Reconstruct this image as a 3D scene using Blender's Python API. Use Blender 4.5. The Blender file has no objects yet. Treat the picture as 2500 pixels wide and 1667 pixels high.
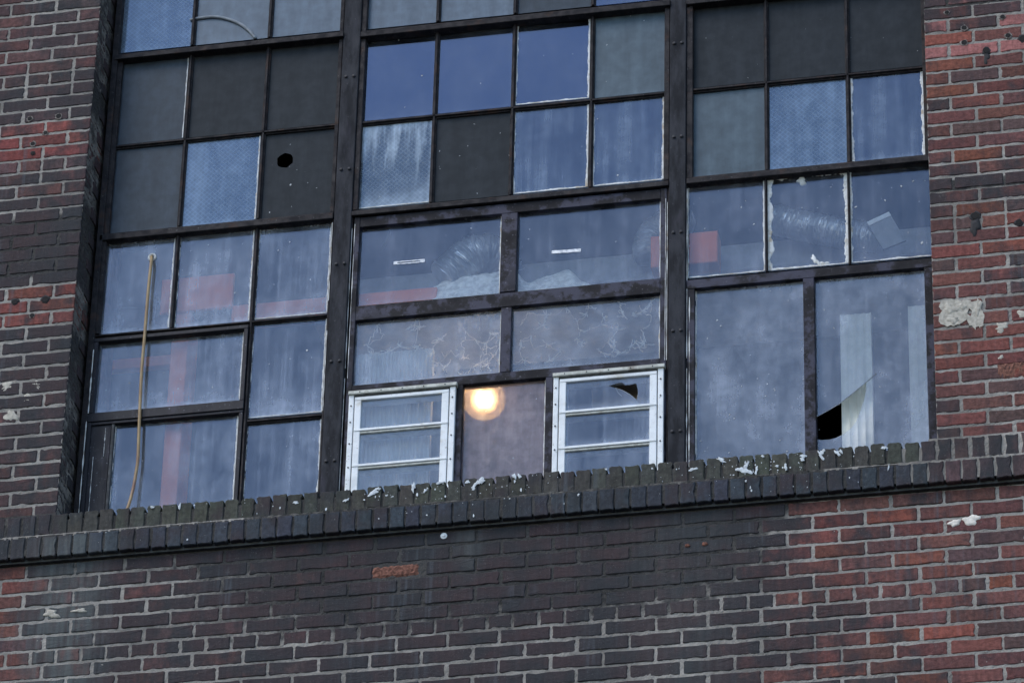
import bpy, math, random
import numpy as np
from mathutils import Matrix, Vector, noise
from mathutils.geometry import tessellate_polygon

rnd = random.Random(7)
SC = bpy.context.scene
COL = SC.collection
R = math.radians

# ---------------------------------------------------------------- camera
CAM = Vector((3.7626, -15.7552, -9.2852))
YAW, PITCH, ROLL = 0.21640, 0.56225, 0.02702
_d = Vector((-math.sin(YAW)*math.cos(PITCH), math.cos(YAW)*math.cos(PITCH), math.sin(PITCH)))
_r = Vector((math.cos(YAW), math.sin(YAW), 0)); _u = _r.cross(_d)
_rr = _r*math.cos(ROLL) + _u*math.sin(ROLL); _uu = -_r*math.sin(ROLL) + _u*math.cos(ROLL)
cd = bpy.data.cameras.new('camera'); cam = bpy.data.objects.new('camera', cd); COL.objects.link(cam)
cam.matrix_world = Matrix(((_rr.x, _uu.x, -_d.x, CAM.x), (_rr.y, _uu.y, -_d.y, CAM.y), (_rr.z, _uu.z, -_d.z, CAM.z), (0, 0, 0, 1)))
cd.sensor_width = 36; cd.lens = 11.2169/2.5*36; cd.clip_end = 2000; cd.clip_start = .1
SC.camera = cam

# ---------------------------------------------------------------- sky, sun, exposure (veiled evening light from the front left)
SUN_EL, SUN_AZ = R(50), R(-130)
w = bpy.data.worlds.new('World'); SC.world = w; w.use_nodes = True
nt = w.node_tree; bg = nt.nodes['Background']
sky = nt.nodes.new('ShaderNodeTexSky'); sky.sky_type = 'NISHITA'; sky.sun_disc = False
sky.sun_elevation = SUN_EL; sky.sun_rotation = SUN_AZ; sky.air_density = 1.0; sky.dust_density = .4; sky.ozone_density = 1.0
nt.links.new(sky.outputs[0], bg.inputs[0]); bg.inputs[1].default_value = .1
sl = bpy.data.lights.new('sun', 'SUN'); sl.energy = .9; sl.angle = R(45); sl.color = (1, .9, .82)
so = bpy.data.objects.new('sun', sl); COL.objects.link(so)
so.rotation_euler = Vector((-math.sin(SUN_AZ)*math.cos(SUN_EL), -math.cos(SUN_AZ)*math.cos(SUN_EL), -math.sin(SUN_EL))).to_track_quat('-Z', 'Y').to_euler()
vs = SC.view_settings; vs.view_transform = 'Standard'; vs.look = 'None'; vs.gamma = 1; vs.use_curve_mapping = False
vs.exposure = 1.46
SC.cycles.transparent_max_bounces = 24; SC.cycles.max_bounces = 10

G = .2024                     # depth of the glass behind the wall face

def at(x, z, y):
    """a point seen in the glass plane at (x, z), moved to depth y along the line of sight"""
    k = (y - CAM.y)/(G - CAM.y)
    return Vector((CAM.x + (x - CAM.x)*k, y, CAM.z + (z - CAM.z)*k))

# ================================================================ materials
class NT:
    def __init__(s, name):
        s.m = bpy.data.materials.new(name); s.m.use_nodes = True; s.t = s.m.node_tree; s.t.nodes.clear()
        s.out = s.t.nodes.new('ShaderNodeOutputMaterial')
    def n(s, typ, **kw):
        nd = s.t.nodes.new('ShaderNode' + typ)
        for k, v in kw.items(): setattr(nd, k, v)
        return nd
    def l(s, a, b): s.t.links.new(a, b)
    def put(s, sock, v):
        if hasattr(v, 'is_linked') or hasattr(v, 'links'): s.l(v, sock)
        else: sock.default_value = v
    def math(s, op, a, b=0., c=0., clamp=False):
        nd = s.n('Math', operation=op, use_clamp=clamp)
        for i, v in enumerate((a, b, c)): s.put(nd.inputs[i], v)
        return nd.outputs[0]
    def ramp(s, v, a, b, lo=0., hi=1., smooth=True):
        nd = s.n('MapRange', interpolation_type='SMOOTHSTEP' if smooth else 'LINEAR', clamp=True)
        for i, q in enumerate((v, a, b, lo, hi)): s.put(nd.inputs[i], q)
        return nd.outputs[0]
    def mix(s, f, a, b, mode='MIX'):
        nd = s.n('Mix', data_type='RGBA', blend_type=mode)
        s.put(nd.inputs[0], f)
        for i, v in ((6, a), (7, b)):
            if isinstance(v, tuple): v = tuple(v) + (1.,) if len(v) == 3 else v
            s.put(nd.inputs[i], v)
        return nd.outputs[2]
    def noise(s, vec, scale, detail=3., rough=.55):
        nd = s.n('TexNoise'); s.l(vec, nd.inputs['Vector']); nd.inputs['Scale'].default_value = scale
        nd.inputs['Detail'].default_value = detail; nd.inputs['Roughness'].default_value = rough
        return nd.outputs[0]
    def vscale(s, vec, sc):
        nd = s.n('VectorMath', operation='MULTIPLY'); s.l(vec, nd.inputs[0]); nd.inputs[1].default_value = sc
        return nd.outputs[0]
    def pos(s): return s.n('NewGeometry').outputs['Position']
    def bsdf(s, col, rough=.8, metal=0., spec=.5, bump=None, bstr=.3, bdist=.002):
        b = s.n('BsdfPrincipled')
        if isinstance(col, tuple): col = tuple(col) + (1.,)
        s.put(b.inputs['Base Color'], col); s.put(b.inputs['Roughness'], rough)
        b.inputs['Metallic'].default_value = metal; b.inputs['Specular IOR Level'].default_value = spec
        if bump is not None:
            bn = s.n('Bump'); bn.inputs['Strength'].default_value = bstr; bn.inputs['Distance'].default_value = bdist
            s.l(bump, bn.inputs['Height']); s.l(bn.outputs[0], b.inputs['Normal'])
        s.l(b.outputs[0], s.out.inputs[0]); return b

def brick_material():
    t = NT('brick'); p = t.pos(); oi = t.n('ObjectInfo')
    n1 = t.noise(p, 8, 5, .6); n2 = t.noise(p, 55, 4); n3 = t.noise(p, 420, 2); nz = t.noise(t.vscale(p, (2.2, 1, 1.)), 2.6, 3)
    f = t.ramp(t.math('ADD', oi.outputs['Alpha'], t.math('MULTIPLY', t.math('SUBTRACT', t.math('ADD', n1, nz), 1.0), 1.15)), .12, .88)
    n4 = t.noise(t.vscale(p, (1.5, 1, .8)), 17, 3, .6)
    f = t.ramp(t.math('ADD', f, t.math('MULTIPLY', t.math('SUBTRACT', n4, .5), 1.1)), .0, 1.)
    base = t.mix(1., oi.outputs['Color'], t.ramp(n2, .3, .7, .72, 1.2), 'MULTIPLY')
    sootc = t.mix(t.ramp(t.noise(p, 5, 3), .35, .65), (.040, .030, .033), (.026, .030, .034))
    c = t.mix(t.math('MULTIPLY', f, .93), base, sootc)
    st = t.noise(t.vscale(p, (34, 1, 2.2)), 1., 3); reg = t.noise(t.vscale(p, (1.7, 1, .8)), 1.6, 2)
    c = t.mix(t.math('MULTIPLY', t.ramp(st, .5, .72), t.ramp(reg, .52, .66, 0, .5)), c, (.085, .1, .115))
    sx_ = t.n('SeparateXYZ'); t.l(p, sx_.inputs[0])
    def zone(c0, w_, z0): return t.math('MULTIPLY', t.ramp(t.math('ABSOLUTE', t.math('SUBTRACT', sx_.outputs[0], c0)), w_, w_*.2), t.ramp(sx_.outputs[2], z0+.02, z0-.02))
    lime = t.math('MAXIMUM', zone(-1.55, .24, .1), t.math('MAXIMUM', t.math('MULTIPLY', t.math('MULTIPLY', zone(.14, .09, .0), t.ramp(sx_.outputs[2], -.28, -.05)), .6), t.math('MULTIPLY', zone(1.02, .3, .0), .25)))
    c = t.mix(t.math('MULTIPLY', lime, t.ramp(t.noise(t.vscale(p, (38, 1, 3.)), 1., 4), .3, .7, .2, .85)), c, (.09, .105, .104))
    c = t.mix(t.ramp(t.noise(p, 24, 4, .7), .62, .8, 0, .35), c, (.2, .185, .17))
    c = t.mix(t.ramp(t.noise(p, 260, 1), .70, .76, 0, .35), c, (.3, .29, .27))
    c = t.mix(1., c, t.ramp(t.noise(t.vscale(p, (70, 1, 5)), 1., 3), .3, .7, .9, 1.1), 'MULTIPLY')
    h = t.math('ADD', t.math('MULTIPLY', n3, .5), t.math('MULTIPLY', n2, 1.2))
    t.bsdf(c, .88, spec=.25, bump=h, bstr=.8, bdist=.003); return t.m

def mortar_material():
    t = NT('mortar'); p = t.pos(); a = t.n('Attribute', attribute_name='soot')
    n1 = t.noise(p, 14, 5, .65); n2 = t.noise(p, 180, 3)
    f = t.ramp(t.math('ADD', a.outputs['Fac'], t.math('MULTIPLY', t.math('SUBTRACT', n1, .5), 1.3)), .25, .75)
    n5 = t.noise(p, 3.5, 4, .6)
    c = t.mix(f, t.mix(n2, (.19, .175, .155), (.34, .32, .29)), t.mix(n2, (.02, .02, .02), (.085, .082, .078)))
    c = t.mix(1., c, t.ramp(n5, .3, .7, .68, 1.25), 'MULTIPLY')
    t.bsdf(c, .95, spec=.15, bump=t.math('ADD', n2, t.math('MULTIPLY', n1, 2.)), bstr=.8, bdist=.003); return t.m

def far_brick_material():
    t = NT('far_brick'); tc = t.n('TexCoord'); sp = t.n('SeparateXYZ'); t.l(tc.outputs['Object'], sp.inputs[0])
    cb = t.n('CombineXYZ'); t.l(sp.outputs[0], cb.inputs[0]); t.l(sp.outputs[2], cb.inputs[1])
    b = t.n('TexBrick'); t.l(cb.outputs[0], b.inputs['Vector'])
    b.inputs['Color1'].default_value = (.11, .05, .048, 1); b.inputs['Color2'].default_value = (.06, .045, .045, 1); b.inputs['Mortar'].default_value = (.22, .21, .19, 1)
    b.inputs['Scale'].default_value = 1; b.inputs['Brick Width'].default_value = .211; b.inputs['Row Height'].default_value = .0677; b.inputs['Mortar Size'].default_value = .005
    t.bsdf(b.outputs[0], .9, spec=.2); return t.m

def painted(name, c1, c2, c3=None, scale=30, lo=.45, hi=.6, rough=.5, fleck=None, stretch=(1, 1, 1), spec=.5, metal=0.):
    t = NT(name); p = t.pos(); v = t.vscale(p, stretch)
    n1 = t.noise(v, scale, 5, .65); n2 = t.noise(p, 230, 2)
    c = t.mix(t.ramp(n1, lo, hi), c1, c2)
    if c3: c = t.mix(t.ramp(t.noise(v, scale*.45, 4, .6), .56, .68), c, c3)
    if fleck: c = t.mix(t.ramp(t.noise(p, 95, 3, .7), .645, .72), c, fleck)
    r = t.ramp(n1, .3, .7, rough-.12, rough+.15)
    t.bsdf(c, r, metal, spec, bump=t.math('ADD', n1, t.math('MULTIPLY', n2, .4)), bstr=.35, bdist=.0015); return t.m

def plain(name, col, rough=.7, metal=0., var=.25, scale=25, spec=.4):
    t = NT(name); p = t.pos(); n1 = t.noise(p, scale, 4)
    c = t.mix(1., col, t.ramp(n1, .3, .7, 1-var, 1+var), 'MULTIPLY')
    t.bsdf(c, rough, metal, spec, bump=n1, bstr=.2, bdist=.002); return t.m

def glass(name, dust=.1, dn=.08, streak=.0, edge=.0, speck=.0, runs=.0, col=(.35, .38, .42), tint=(.9, .95, .97),
          gcol=(1, 1, 1), rough=.03, gain=1., wire=0., wave=.0, low=.0, ior=1.5, tr=.22):
    t = NT(name); tc = t.n('TexCoord'); oi = t.n('ObjectInfo')
    off = t.n('VectorMath', operation='ADD'); t.l(tc.outputs['Object'], off.inputs[0])
    cb = t.n('CombineXYZ'); t.put(cb.inputs[0], t.math('MULTIPLY', oi.outputs['Random'], 91.)); t.put(cb.inputs[2], t.math('MULTIPLY', oi.outputs['Random'], 57.))
    t.l(cb.outputs[0], off.inputs[1]); v = off.outputs[0]
    sp = t.n('SeparateXYZ'); t.l(tc.outputs['Generated'], sp.inputs[0]); gx, gz = sp.outputs[0], sp.outputs[2]
    n1 = t.noise(v, 7, 4, .6)
    nb = t.noise(t.vscale(v, (1., 1., .6)), 3.2, 6, .68)
    m = t.math('ADD', dust, t.math('MULTIPLY', t.math('SUBTRACT', t.math('ADD', n1, t.ramp(nb, .35, .7, 0., 1.2)), 1.), 2*dn))
    if streak:
        s1 = t.noise(t.vscale(v, (15, 1, .7)), 1., 5, .62); s2 = t.noise(v, 3.5, 2); s3 = t.noise(t.vscale(v, (60, 1, 1.2)), 1., 3)
        ss = t.math('ADD', t.ramp(s1, .38, .72), t.math('MULTIPLY', t.ramp(s3, .5, .8), .5))
        m = t.math('ADD', m, t.math('MULTIPLY', t.math('MULTIPLY', ss, t.ramp(s2, .25, .65, .15, 1.)), streak))
    if runs:     # old white paint run down from the top edge
        s1 = t.noise(t.vscale(v, (17, 1, 2.2)), 1., 5, .6)
        q = t.math('SUBTRACT', t.math('MULTIPLY', s1, 1.75), t.math('SUBTRACT', 1.18, t.math('MULTIPLY', gz, .62)))
        m = t.math('ADD', m, t.math('MULTIPLY', t.ramp(q, -.02, .42), runs))
    if edge:
        ex = t.math('ABSOLUTE', t.math('SUBTRACT', gx, .5)); ez = t.math('ABSOLUTE', t.math('SUBTRACT', gz, .5))
        e = t.math('MAXIMUM', ex, ez); e = t.math('ADD', e, t.math('MULTIPLY', t.math('SUBTRACT', t.noise(v, 40, 3), .5), .07))
        m = t.math('ADD', m, t.math('MULTIPLY', t.ramp(e, .44, .5), edge))
    if low:
        m = t.math('ADD', m, t.math('MULTIPLY', t.ramp(t.math('ADD', gz, t.math('MULTIPLY', t.math('SUBTRACT', n1, .5), .8)), .32, -.05), low))
    if speck:
        sn = t.noise(v, 75, 3, .7); m = t.math('ADD', m, t.math('MULTIPLY', t.ramp(sn, .66, .78), speck))
    if wire:     # wire mesh cast in the glass
        so_ = t.n('SeparateXYZ'); t.l(tc.outputs['Object'], so_.inputs[0])
        x, z = so_.outputs[0], so_.outputs[2]
        def line(a): return t.ramp(t.math('ABSOLUTE', t.math('SUBTRACT', t.math('FRACT', t.math('MULTIPLY', a, 42.)), .5)), .38, .5)
        wl = t.math('MAXIMUM', line(t.math('ADD', x, z)), line(t.math('SUBTRACT', x, z)))
        m = t.math('ADD', m, t.math('MULTIPLY', wl, wire))
    m = t.math('MAXIMUM', t.math('MINIMUM', m, 1.), 0.)
    trn = t.n('BsdfTransparent'); trn.inputs[0].default_value = tuple(tint)+(1,)
    cc = t.mix(t.ramp(t.noise(v, 18, 3), .3, .7), tuple(c*.8 for c in col), tuple(min(1, c*1.15) for c in col))
    cc = t.mix(1., cc, t.ramp(t.noise(t.vscale(v, (13, 1, 1.6)), 1., 5, .65), .3, .7, .84, 1.2), 'MULTIPLY')
    df = t.n('BsdfDiffuse'); t.l(cc, df.inputs[0]); tl = t.n('BsdfTranslucent'); t.l(cc, tl.inputs[0])
    dd = t.n('MixShader'); dd.inputs[0].default_value = tr; t.l(df.outputs[0], dd.inputs[1]); t.l(tl.outputs[0], dd.inputs[2])
    body = t.n('MixShader'); t.l(m, body.inputs[0]); t.l(trn.outputs[0], body.inputs[1]); t.l(dd.outputs[0], body.inputs[2])
    gl = t.n('BsdfGlossy'); gl.inputs['Color'].default_value = tuple(gcol)+(1,); gl.inputs['Roughness'].default_value = rough
    fr = t.n('Fresnel'); fr.inputs[0].default_value = ior
    if wave:
        bn = t.n('Bump'); bn.inputs['Strength'].default_value = wave; bn.inputs['Distance'].default_value = .01
        t.l(t.noise(v, 6, 2), bn.inputs['Height']); t.l(bn.outputs[0], gl.inputs['Normal'])
    sh = t.n('MixShader'); t.l(t.math('MULTIPLY', fr.outputs[0], gain), sh.inputs[0]); t.l(body.outputs[0], sh.inputs[1]); t.l(gl.outputs[0], sh.inputs[2])
    t.l(sh.outputs[0], t.out.inputs[0]); return t.m

def emission(name, col, s):
    t = NT(name); e = t.n('Emission'); e.inputs[0].default_value = tuple(col)+(1,); e.inputs[1].default_value = s
    t.l(e.outputs[0], t.out.inputs[0]); return t.m

M = {}
M['brick'] = brick_material(); M['mortar'] = mortar_material(); M['far_brick'] = far_brick_material()
M['steel'] = painted('rusty_steel', (.022, .0195, .021), (.012, .0115, .014), (.036, .022, .018), 26, .4, .6, .7, fleck=(.1, .1, .1), stretch=(1, 1, 1), spec=.22)
M['mullion'] = painted('mullion_paint', (.019, .022, .029), (.010, .0115, .015), (.03, .03, .042), 12, .4, .62, .7, fleck=(.08, .08, .09), stretch=(1.6, 1, .4), spec=.2)
M['peel'] = painted('peeling_paint', (.033, .034, .056), (.005, .005, .008), (.017, .018, .029), 15, .43, .53, .6, fleck=(.14, .14, .16), stretch=(.8, 1, .8), spec=.25)
M['black'] = painted('black_paint', (.006, .006, .009), (.009, .009, .014), (.02, .019, .028), 20, .45, .6, .5, fleck=(.16, .17, .2), stretch=(2.2, 1, .5), spec=.3)
M['white'] = painted('white_aluminium', (.74, .77, .78), (.6, .63, .64), (.5, .48, .42), 14, .42, .7, .45, fleck=(.2, .17, .13))
M['flash'] = painted('dull_flashing', (.5, .51, .46), (.36, .37, .33), (.24, .22, .18), 30, .4, .6, .5)
M['gasket'] = painted('dark_gasket', (.05, .055, .055), (.03, .032, .034), None, 30, .4, .6, .6)
M['putty'] = painted('old_putty', (.62, .64, .64), (.46, .46, .43), (.42, .36, .28), 38, .45, .62, .8)
M['plaster'] = plain('plaster', (.38, .355, .3), .9, var=.25, scale=60)
M['plaster_white'] = plain('plaster_white', (.66, .62, .55), .9, var=.2, scale=60)
M['crumble'] = plain('crumbled_brick', (.15, .066, .046), .95, var=.5, scale=90)
M['dropping'] = plain('dropping', (.5, .54, .56), .7, var=.2, scale=80)
M['orange'] = plain('orange_paint', (.8, .2, .08), .55, var=.1, scale=6)
M['foil'] = plain('foil', (.7, .71, .72), .38, metal=.85, var=.1)
M['wool'] = plain('wool', (.96, .94, .86), .95, var=.25, scale=40)
M['grey'] = plain('grey_beam', (.26, .27, .27), .8, var=.12)
M['tile'] = plain('ceiling_tile', (.36, .4, .48), .9, var=.1)
M['tile_edge'] = plain('tile_edge', (.85, .85, .83), .9, var=.05)
M['ribbed'] = plain('ribbed_sheet', (.6, .63, .66), .6, var=.06)
M['cream'] = plain('cream_panel', (.76, .75, .66), .6, var=.06)
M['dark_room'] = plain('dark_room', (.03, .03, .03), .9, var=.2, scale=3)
M['asphalt'] = plain('asphalt', (.05, .05, .05), .95, var=.3, scale=3)
M['hose'] = painted('hose_rubber', (.34, .24, .115), (.27, .175, .09), (.2, .105, .065), 9, .4, .6, .5)
M['wire'] = plain('wire', (.02, .02, .022), .6)
M['hole'] = plain('hole_black', (.008, .008, .008), .9)
M['web'] = plain('web', (.85, .83, .8), .9, var=.15)
M['bolt'] = plain('bolt', (.02, .02, .023), .5, var=.3)
M['bulb'] = emission('bulb_light', (1., .7, .36), 13.)
M['scrape'] = plain('scrape', (.22, .245, .27), .8, var=.2, scale=60)
M['tar'] = plain('tar', (.018, .018, .02), .8, var=.3, scale=60)
M['chip'] = plain('chipped_rim', (.17, .15, .135), .95, var=.4, scale=120)
M['reflect_brown'] = plain('reflection_brown', (.13, .075, .06), .95, var=.4, scale=30)  # brown of the reveal as mirrored in the glass
M['speckle'] = plain('speckle', (.42, .44, .46), .9, var=.3, scale=50)
M['tape'] = painted('tape', (.75, .77, .8), (.5, .53, .58), None, 60, .45, .6, .6)

# pane kinds
M['g_bare'] = glass('glass_bare', dust=.0, dn=.0, col=(.5, .5, .5), gain=.6, tint=(.97, .98, .98))
M['g_blue'] = glass('glass_blue', dust=.05, dn=.045, edge=.05, speck=.12, gcol=(.68, .79, 1.), gain=3.1, tint=(.25, .3, .4), wave=.02)
M['g_bluestreak'] = glass('glass_streaked', dust=.1, dn=.05, streak=.34, edge=.14, speck=.12, gcol=(.7, .81, 1.), gain=2.2, tint=(.3, .36, .45), col=(.34, .42, .52), wave=.02)
M['g_teal'] = glass('glass_frosted', dust=.6, dn=.08, streak=.1, edge=.05, speck=.1, col=(.105, .15, .185), gcol=(.85, .95, 1.), rough=.4, gain=.9, tint=(.25, .33, .35))
M['g_pale'] = glass('glass_pale', dust=.75, dn=.08, streak=.08, edge=.06, speck=.1, col=(.125, .16, .205), gcol=(.8, .92, 1.), rough=.35, gain=1.)
M['g_dark'] = glass('glass_dark', dust=1., dn=.0, speck=.0, col=(.024, .028, .033), gcol=(.9, .97, 1.), rough=.5, gain=.32)
M['g_smoke'] = glass('glass_smoke', dust=.95, dn=.05, speck=.1, edge=.05, col=(.042, .056, .074), gcol=(.9, .97, 1.), rough=.45, gain=.55)
M['g_wire'] = glass('glass_wired', dust=.26, dn=.09, streak=.2, edge=.12, speck=.06, wire=.22, col=(.3, .4, .52), gcol=(.68, .83, 1.), rough=.06, gain=2.2, tint=(.3, .37, .46))
M['g_wirerun'] = glass('glass_wired_runs', dust=.18, dn=.06, streak=.08, runs=.8, edge=.22, speck=.1, low=.4, wire=.2, col=(.42, .5, .58), gcol=(.7, .86, 1.), rough=.08, gain=1.7, tint=(.3, .37, .46))
M['g_clear'] = glass('glass_dusty', dust=.14, dn=.11, streak=.24, edge=.16, speck=.18, low=.24, col=(.5, .57, .68), gcol=(.7, .81, 1.), gain=1.95, tint=(.93, .95, .97), wave=.02)
M['g_clear2'] = glass('glass_lightly_dusty', dust=.07, dn=.06, streak=.17, edge=.12, speck=.16, low=.06, col=(.46, .51, .62), gcol=(.7, .81, 1.), gain=1.85, tint=(.95, .96, .97), wave=.02)
M['g_dusty'] = glass('glass_very_dusty', dust=.25, dn=.11, streak=.1, edge=.14, speck=.4, low=.06, tr=.2, col=(.52, .57, .66), gcol=(.74, .85, 1.), gain=1.8, tint=(.94, .95, .96), wave=.02)
M['g_lamp'] = glass('glass_lamp', dust=.55, dn=.07, streak=.06, edge=.1, speck=.35, tr=.6, col=(.6, .5, .52), gcol=(.85, .9, 1.), gain=1.4, tint=(.95, .93, .9))
M['g_louvre'] = glass('glass_louvre', dust=.2, dn=.08, streak=.1, edge=.1, speck=.18, col=(.46, .52, .61), gcol=(.76, .86, 1.), gain=2.0, tint=(.93, .95, .97), wave=.02)
M['g_globe'] = glass('glass_globe', dust=.5, dn=.0, col=(.95, .72, .5), gain=1.4, tint=(1, .95, .88), rough=.08)

M['g_envelope'] = glass('glass_envelope', dust=.3, dn=.0, col=(.97, .85, .65), gain=1., tint=(1, .95, .88), rough=.2, tr=.5)

# ================================================================ mesh helpers
class MB:
    def __init__(s): s.v = []; s.f = []
    def add(s, vs_, fs): o = len(s.v); s.v += [tuple(p) for p in vs_]; s.f += [tuple(i+o for i in f) for f in fs]; return s
    def box(s, x0, x1, y0, y1, z0, z1, b=0.):
        """box whose front (y0) face has a chamfer b"""
        if b:
            s.add([(x0+b, y0, z0+b), (x1-b, y0, z0+b), (x1-b, y0, z1-b), (x0+b, y0, z1-b),
                   (x0, y0+b, z0), (x1, y0+b, z0), (x1, y0+b, z1), (x0, y0+b, z1),
                   (x0, y1, z0), (x1, y1, z0), (x1, y1, z1), (x0, y1, z1)],
                  [(0, 1, 2, 3)] + [(i+4, (i+1) % 4+4, (i+1) % 4, i) for i in range(4)] + [(i+8, (i+1) % 4+8, (i+1) % 4+4, i+4) for i in range(4)] + [(11, 10, 9, 8)])
        else:
            s.add([(x0, y0, z0), (x1, y0, z0), (x1, y1, z0), (x0, y1, z0), (x0, y0, z1), (x1, y0, z1), (x1, y1, z1), (x0, y1, z1)],
                  [(0, 3, 2, 1), (4, 5, 6, 7), (0, 1, 5, 4), (1, 2, 6, 5), (2, 3, 7, 6), (3, 0, 4, 7)])
        return s
    def tube(s, pts, rad, n=8, cap=True):
        pts = [Vector(p) for p in pts]; o = len(s.v); k = len(pts)
        ref = Vector((0, 1, 0))
        for i, p in enumerate(pts):
            d = (pts[min(i+1, k-1)] - pts[max(i-1, 0)]).normalized()
            if abs(d.dot(ref)) > .9: ref = Vector((1, 0, 0)) if abs(d.x) < .8 else Vector((0, 0, 1))
            a = d.cross(ref).normalized(); b = d.cross(a)
            r_ = rad[i] if isinstance(rad, (list, tuple)) else rad
            for j in range(n):
                t = 2*math.pi*j/n; s.v.append(tuple(p + a*(r_*math.cos(t)) + b*(r_*math.sin(t))))
        for i in range(k-1):
            for j in range(n): s.f.append((o+i*n+j, o+i*n+(j+1) % n, o+(i+1)*n+(j+1) % n, o+(i+1)*n+j))
        if cap: s.f.append(tuple(o+j for j in range(n))[::-1]); s.f.append(tuple(o+(k-1)*n+j for j in range(n)))
        return s
    def slab(s, outer, y0, y1, holes=()):
        """flat plate with a polygon outline in x-z and optional holes"""
        loops = [list(outer)] + [list(h) for h in holes]
        flat = [q for l in loops for q in l]; N = len(flat)
        tri = tessellate_polygon([[Vector((a, b, 0)) for a, b in l] for l in loops])
        vs_ = [(a, y0, b) for a, b in flat] + [(a, y1, b) for a, b in flat]; fs = []
        for t in tri:
            (ax, az), (bx, bz), (cx, cz) = flat[t[0]], flat[t[1]], flat[t[2]]
            if (bx-ax)*(cz-az)-(bz-az)*(cx-ax) < 0: t = t[::-1]
            fs.append(tuple(t)); fs.append(tuple(i+N for i in t[::-1]))
        o = 0
        for l in loops:
            n = len(l); fs += [(o+i, o+i+N, o+(i+1) % n+N, o+(i+1) % n) for i in range(n)]; o += n
        return s.add(vs_, fs)
    def mesh(s, name, mat, origin=(0, 0, 0), smooth=False):
        me = bpy.data.meshes.new(name); ox, oy, oz = origin
        me.from_pydata([(x-ox, y-oy, z-oz) for x, y, z in s.v], [], s.f)
        if mat: me.materials.append(mat if not isinstance(mat, str) else M[mat])
        if smooth: me.polygons.foreach_set('use_smooth', [True]*len(me.polygons))
        me.update(); return me
    def build(s, name, mat, parent=None, origin=None, smooth=False):
        if origin is None:
            a = np.array(s.v); origin = (a.min(0)+a.max(0))/2
        me = s.mesh(name, mat, origin, smooth)
        o = bpy.data.objects.new(name, me); COL.objects.link(o)
        return place(o, origin, parent)

def wpos(o):
    p = Vector((0, 0, 0))
    while o: p += o.location; o = o.parent
    return p
def place(o, loc, parent=None):
    o.location = Vector(loc) - (wpos(parent) if parent else Vector((0, 0, 0)))
    if parent: o.parent = parent
    return o
def thing(name, label, cat, loc=(0, 0, 0), group=None):
    o = bpy.data.objects.new(name, None); COL.objects.link(o); o.location = loc
    return tag(o, label, cat, group)
def tag(o, label=None, cat=None, group=None, kind=None):
    o['kind'] = 'thing'
    if label: o['label'] = label
    if cat: o['category'] = cat
    if group: o['group'] = group
    if kind: o['kind'] = kind
    return o
def sstep(a, b, x):
    t = min(1, max(0, (x-a)/(b-a))); return t*t*(3-2*t)
def interp(tab, z):
    if z <= tab[0][0]: return tab[0][1]
    for (a, u), (b, v) in zip(tab, tab[1:]):
        if z <= b: return u + (v-u)*(z-a)/(b-a)
    return tab[-1][1]

# ================================================================ ground and the building beyond the picture
MB().box(-300, 300, -300, 300, -11.2, -10.9).build('ground', 'asphalt')['kind'] = 'structure'
def outer(name, x0, x1, y0, y1, z0, z1):
    o = MB().box(x0, x1, y0, y1, z0, z1).build(name, 'far_brick', None, (0, 0, 0)); o['kind'] = 'structure'
outer('wall_below', -7, 8, .01, .35, -10.9, -1.16)
outer('wall_left', -7, -2.42, .01, .35, -1.16, 6)
outer('wall_right', 2.76, 8, .01, .35, -1.16, 6)
outer('wall_above', -2.42, 2.76, .01, .35, 3.4, 6)
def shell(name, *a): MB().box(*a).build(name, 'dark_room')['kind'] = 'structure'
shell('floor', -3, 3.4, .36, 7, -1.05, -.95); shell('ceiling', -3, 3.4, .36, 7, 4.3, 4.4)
shell('wall_back', -3, 3.4, 7, 7.1, -.95, 4.3); shell('wall_west', -3.1, -3, .36, 7.1, -1, 4.35); shell('wall_east', 3.4, 3.5, .36, 7.1, -1, 4.35)

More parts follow.
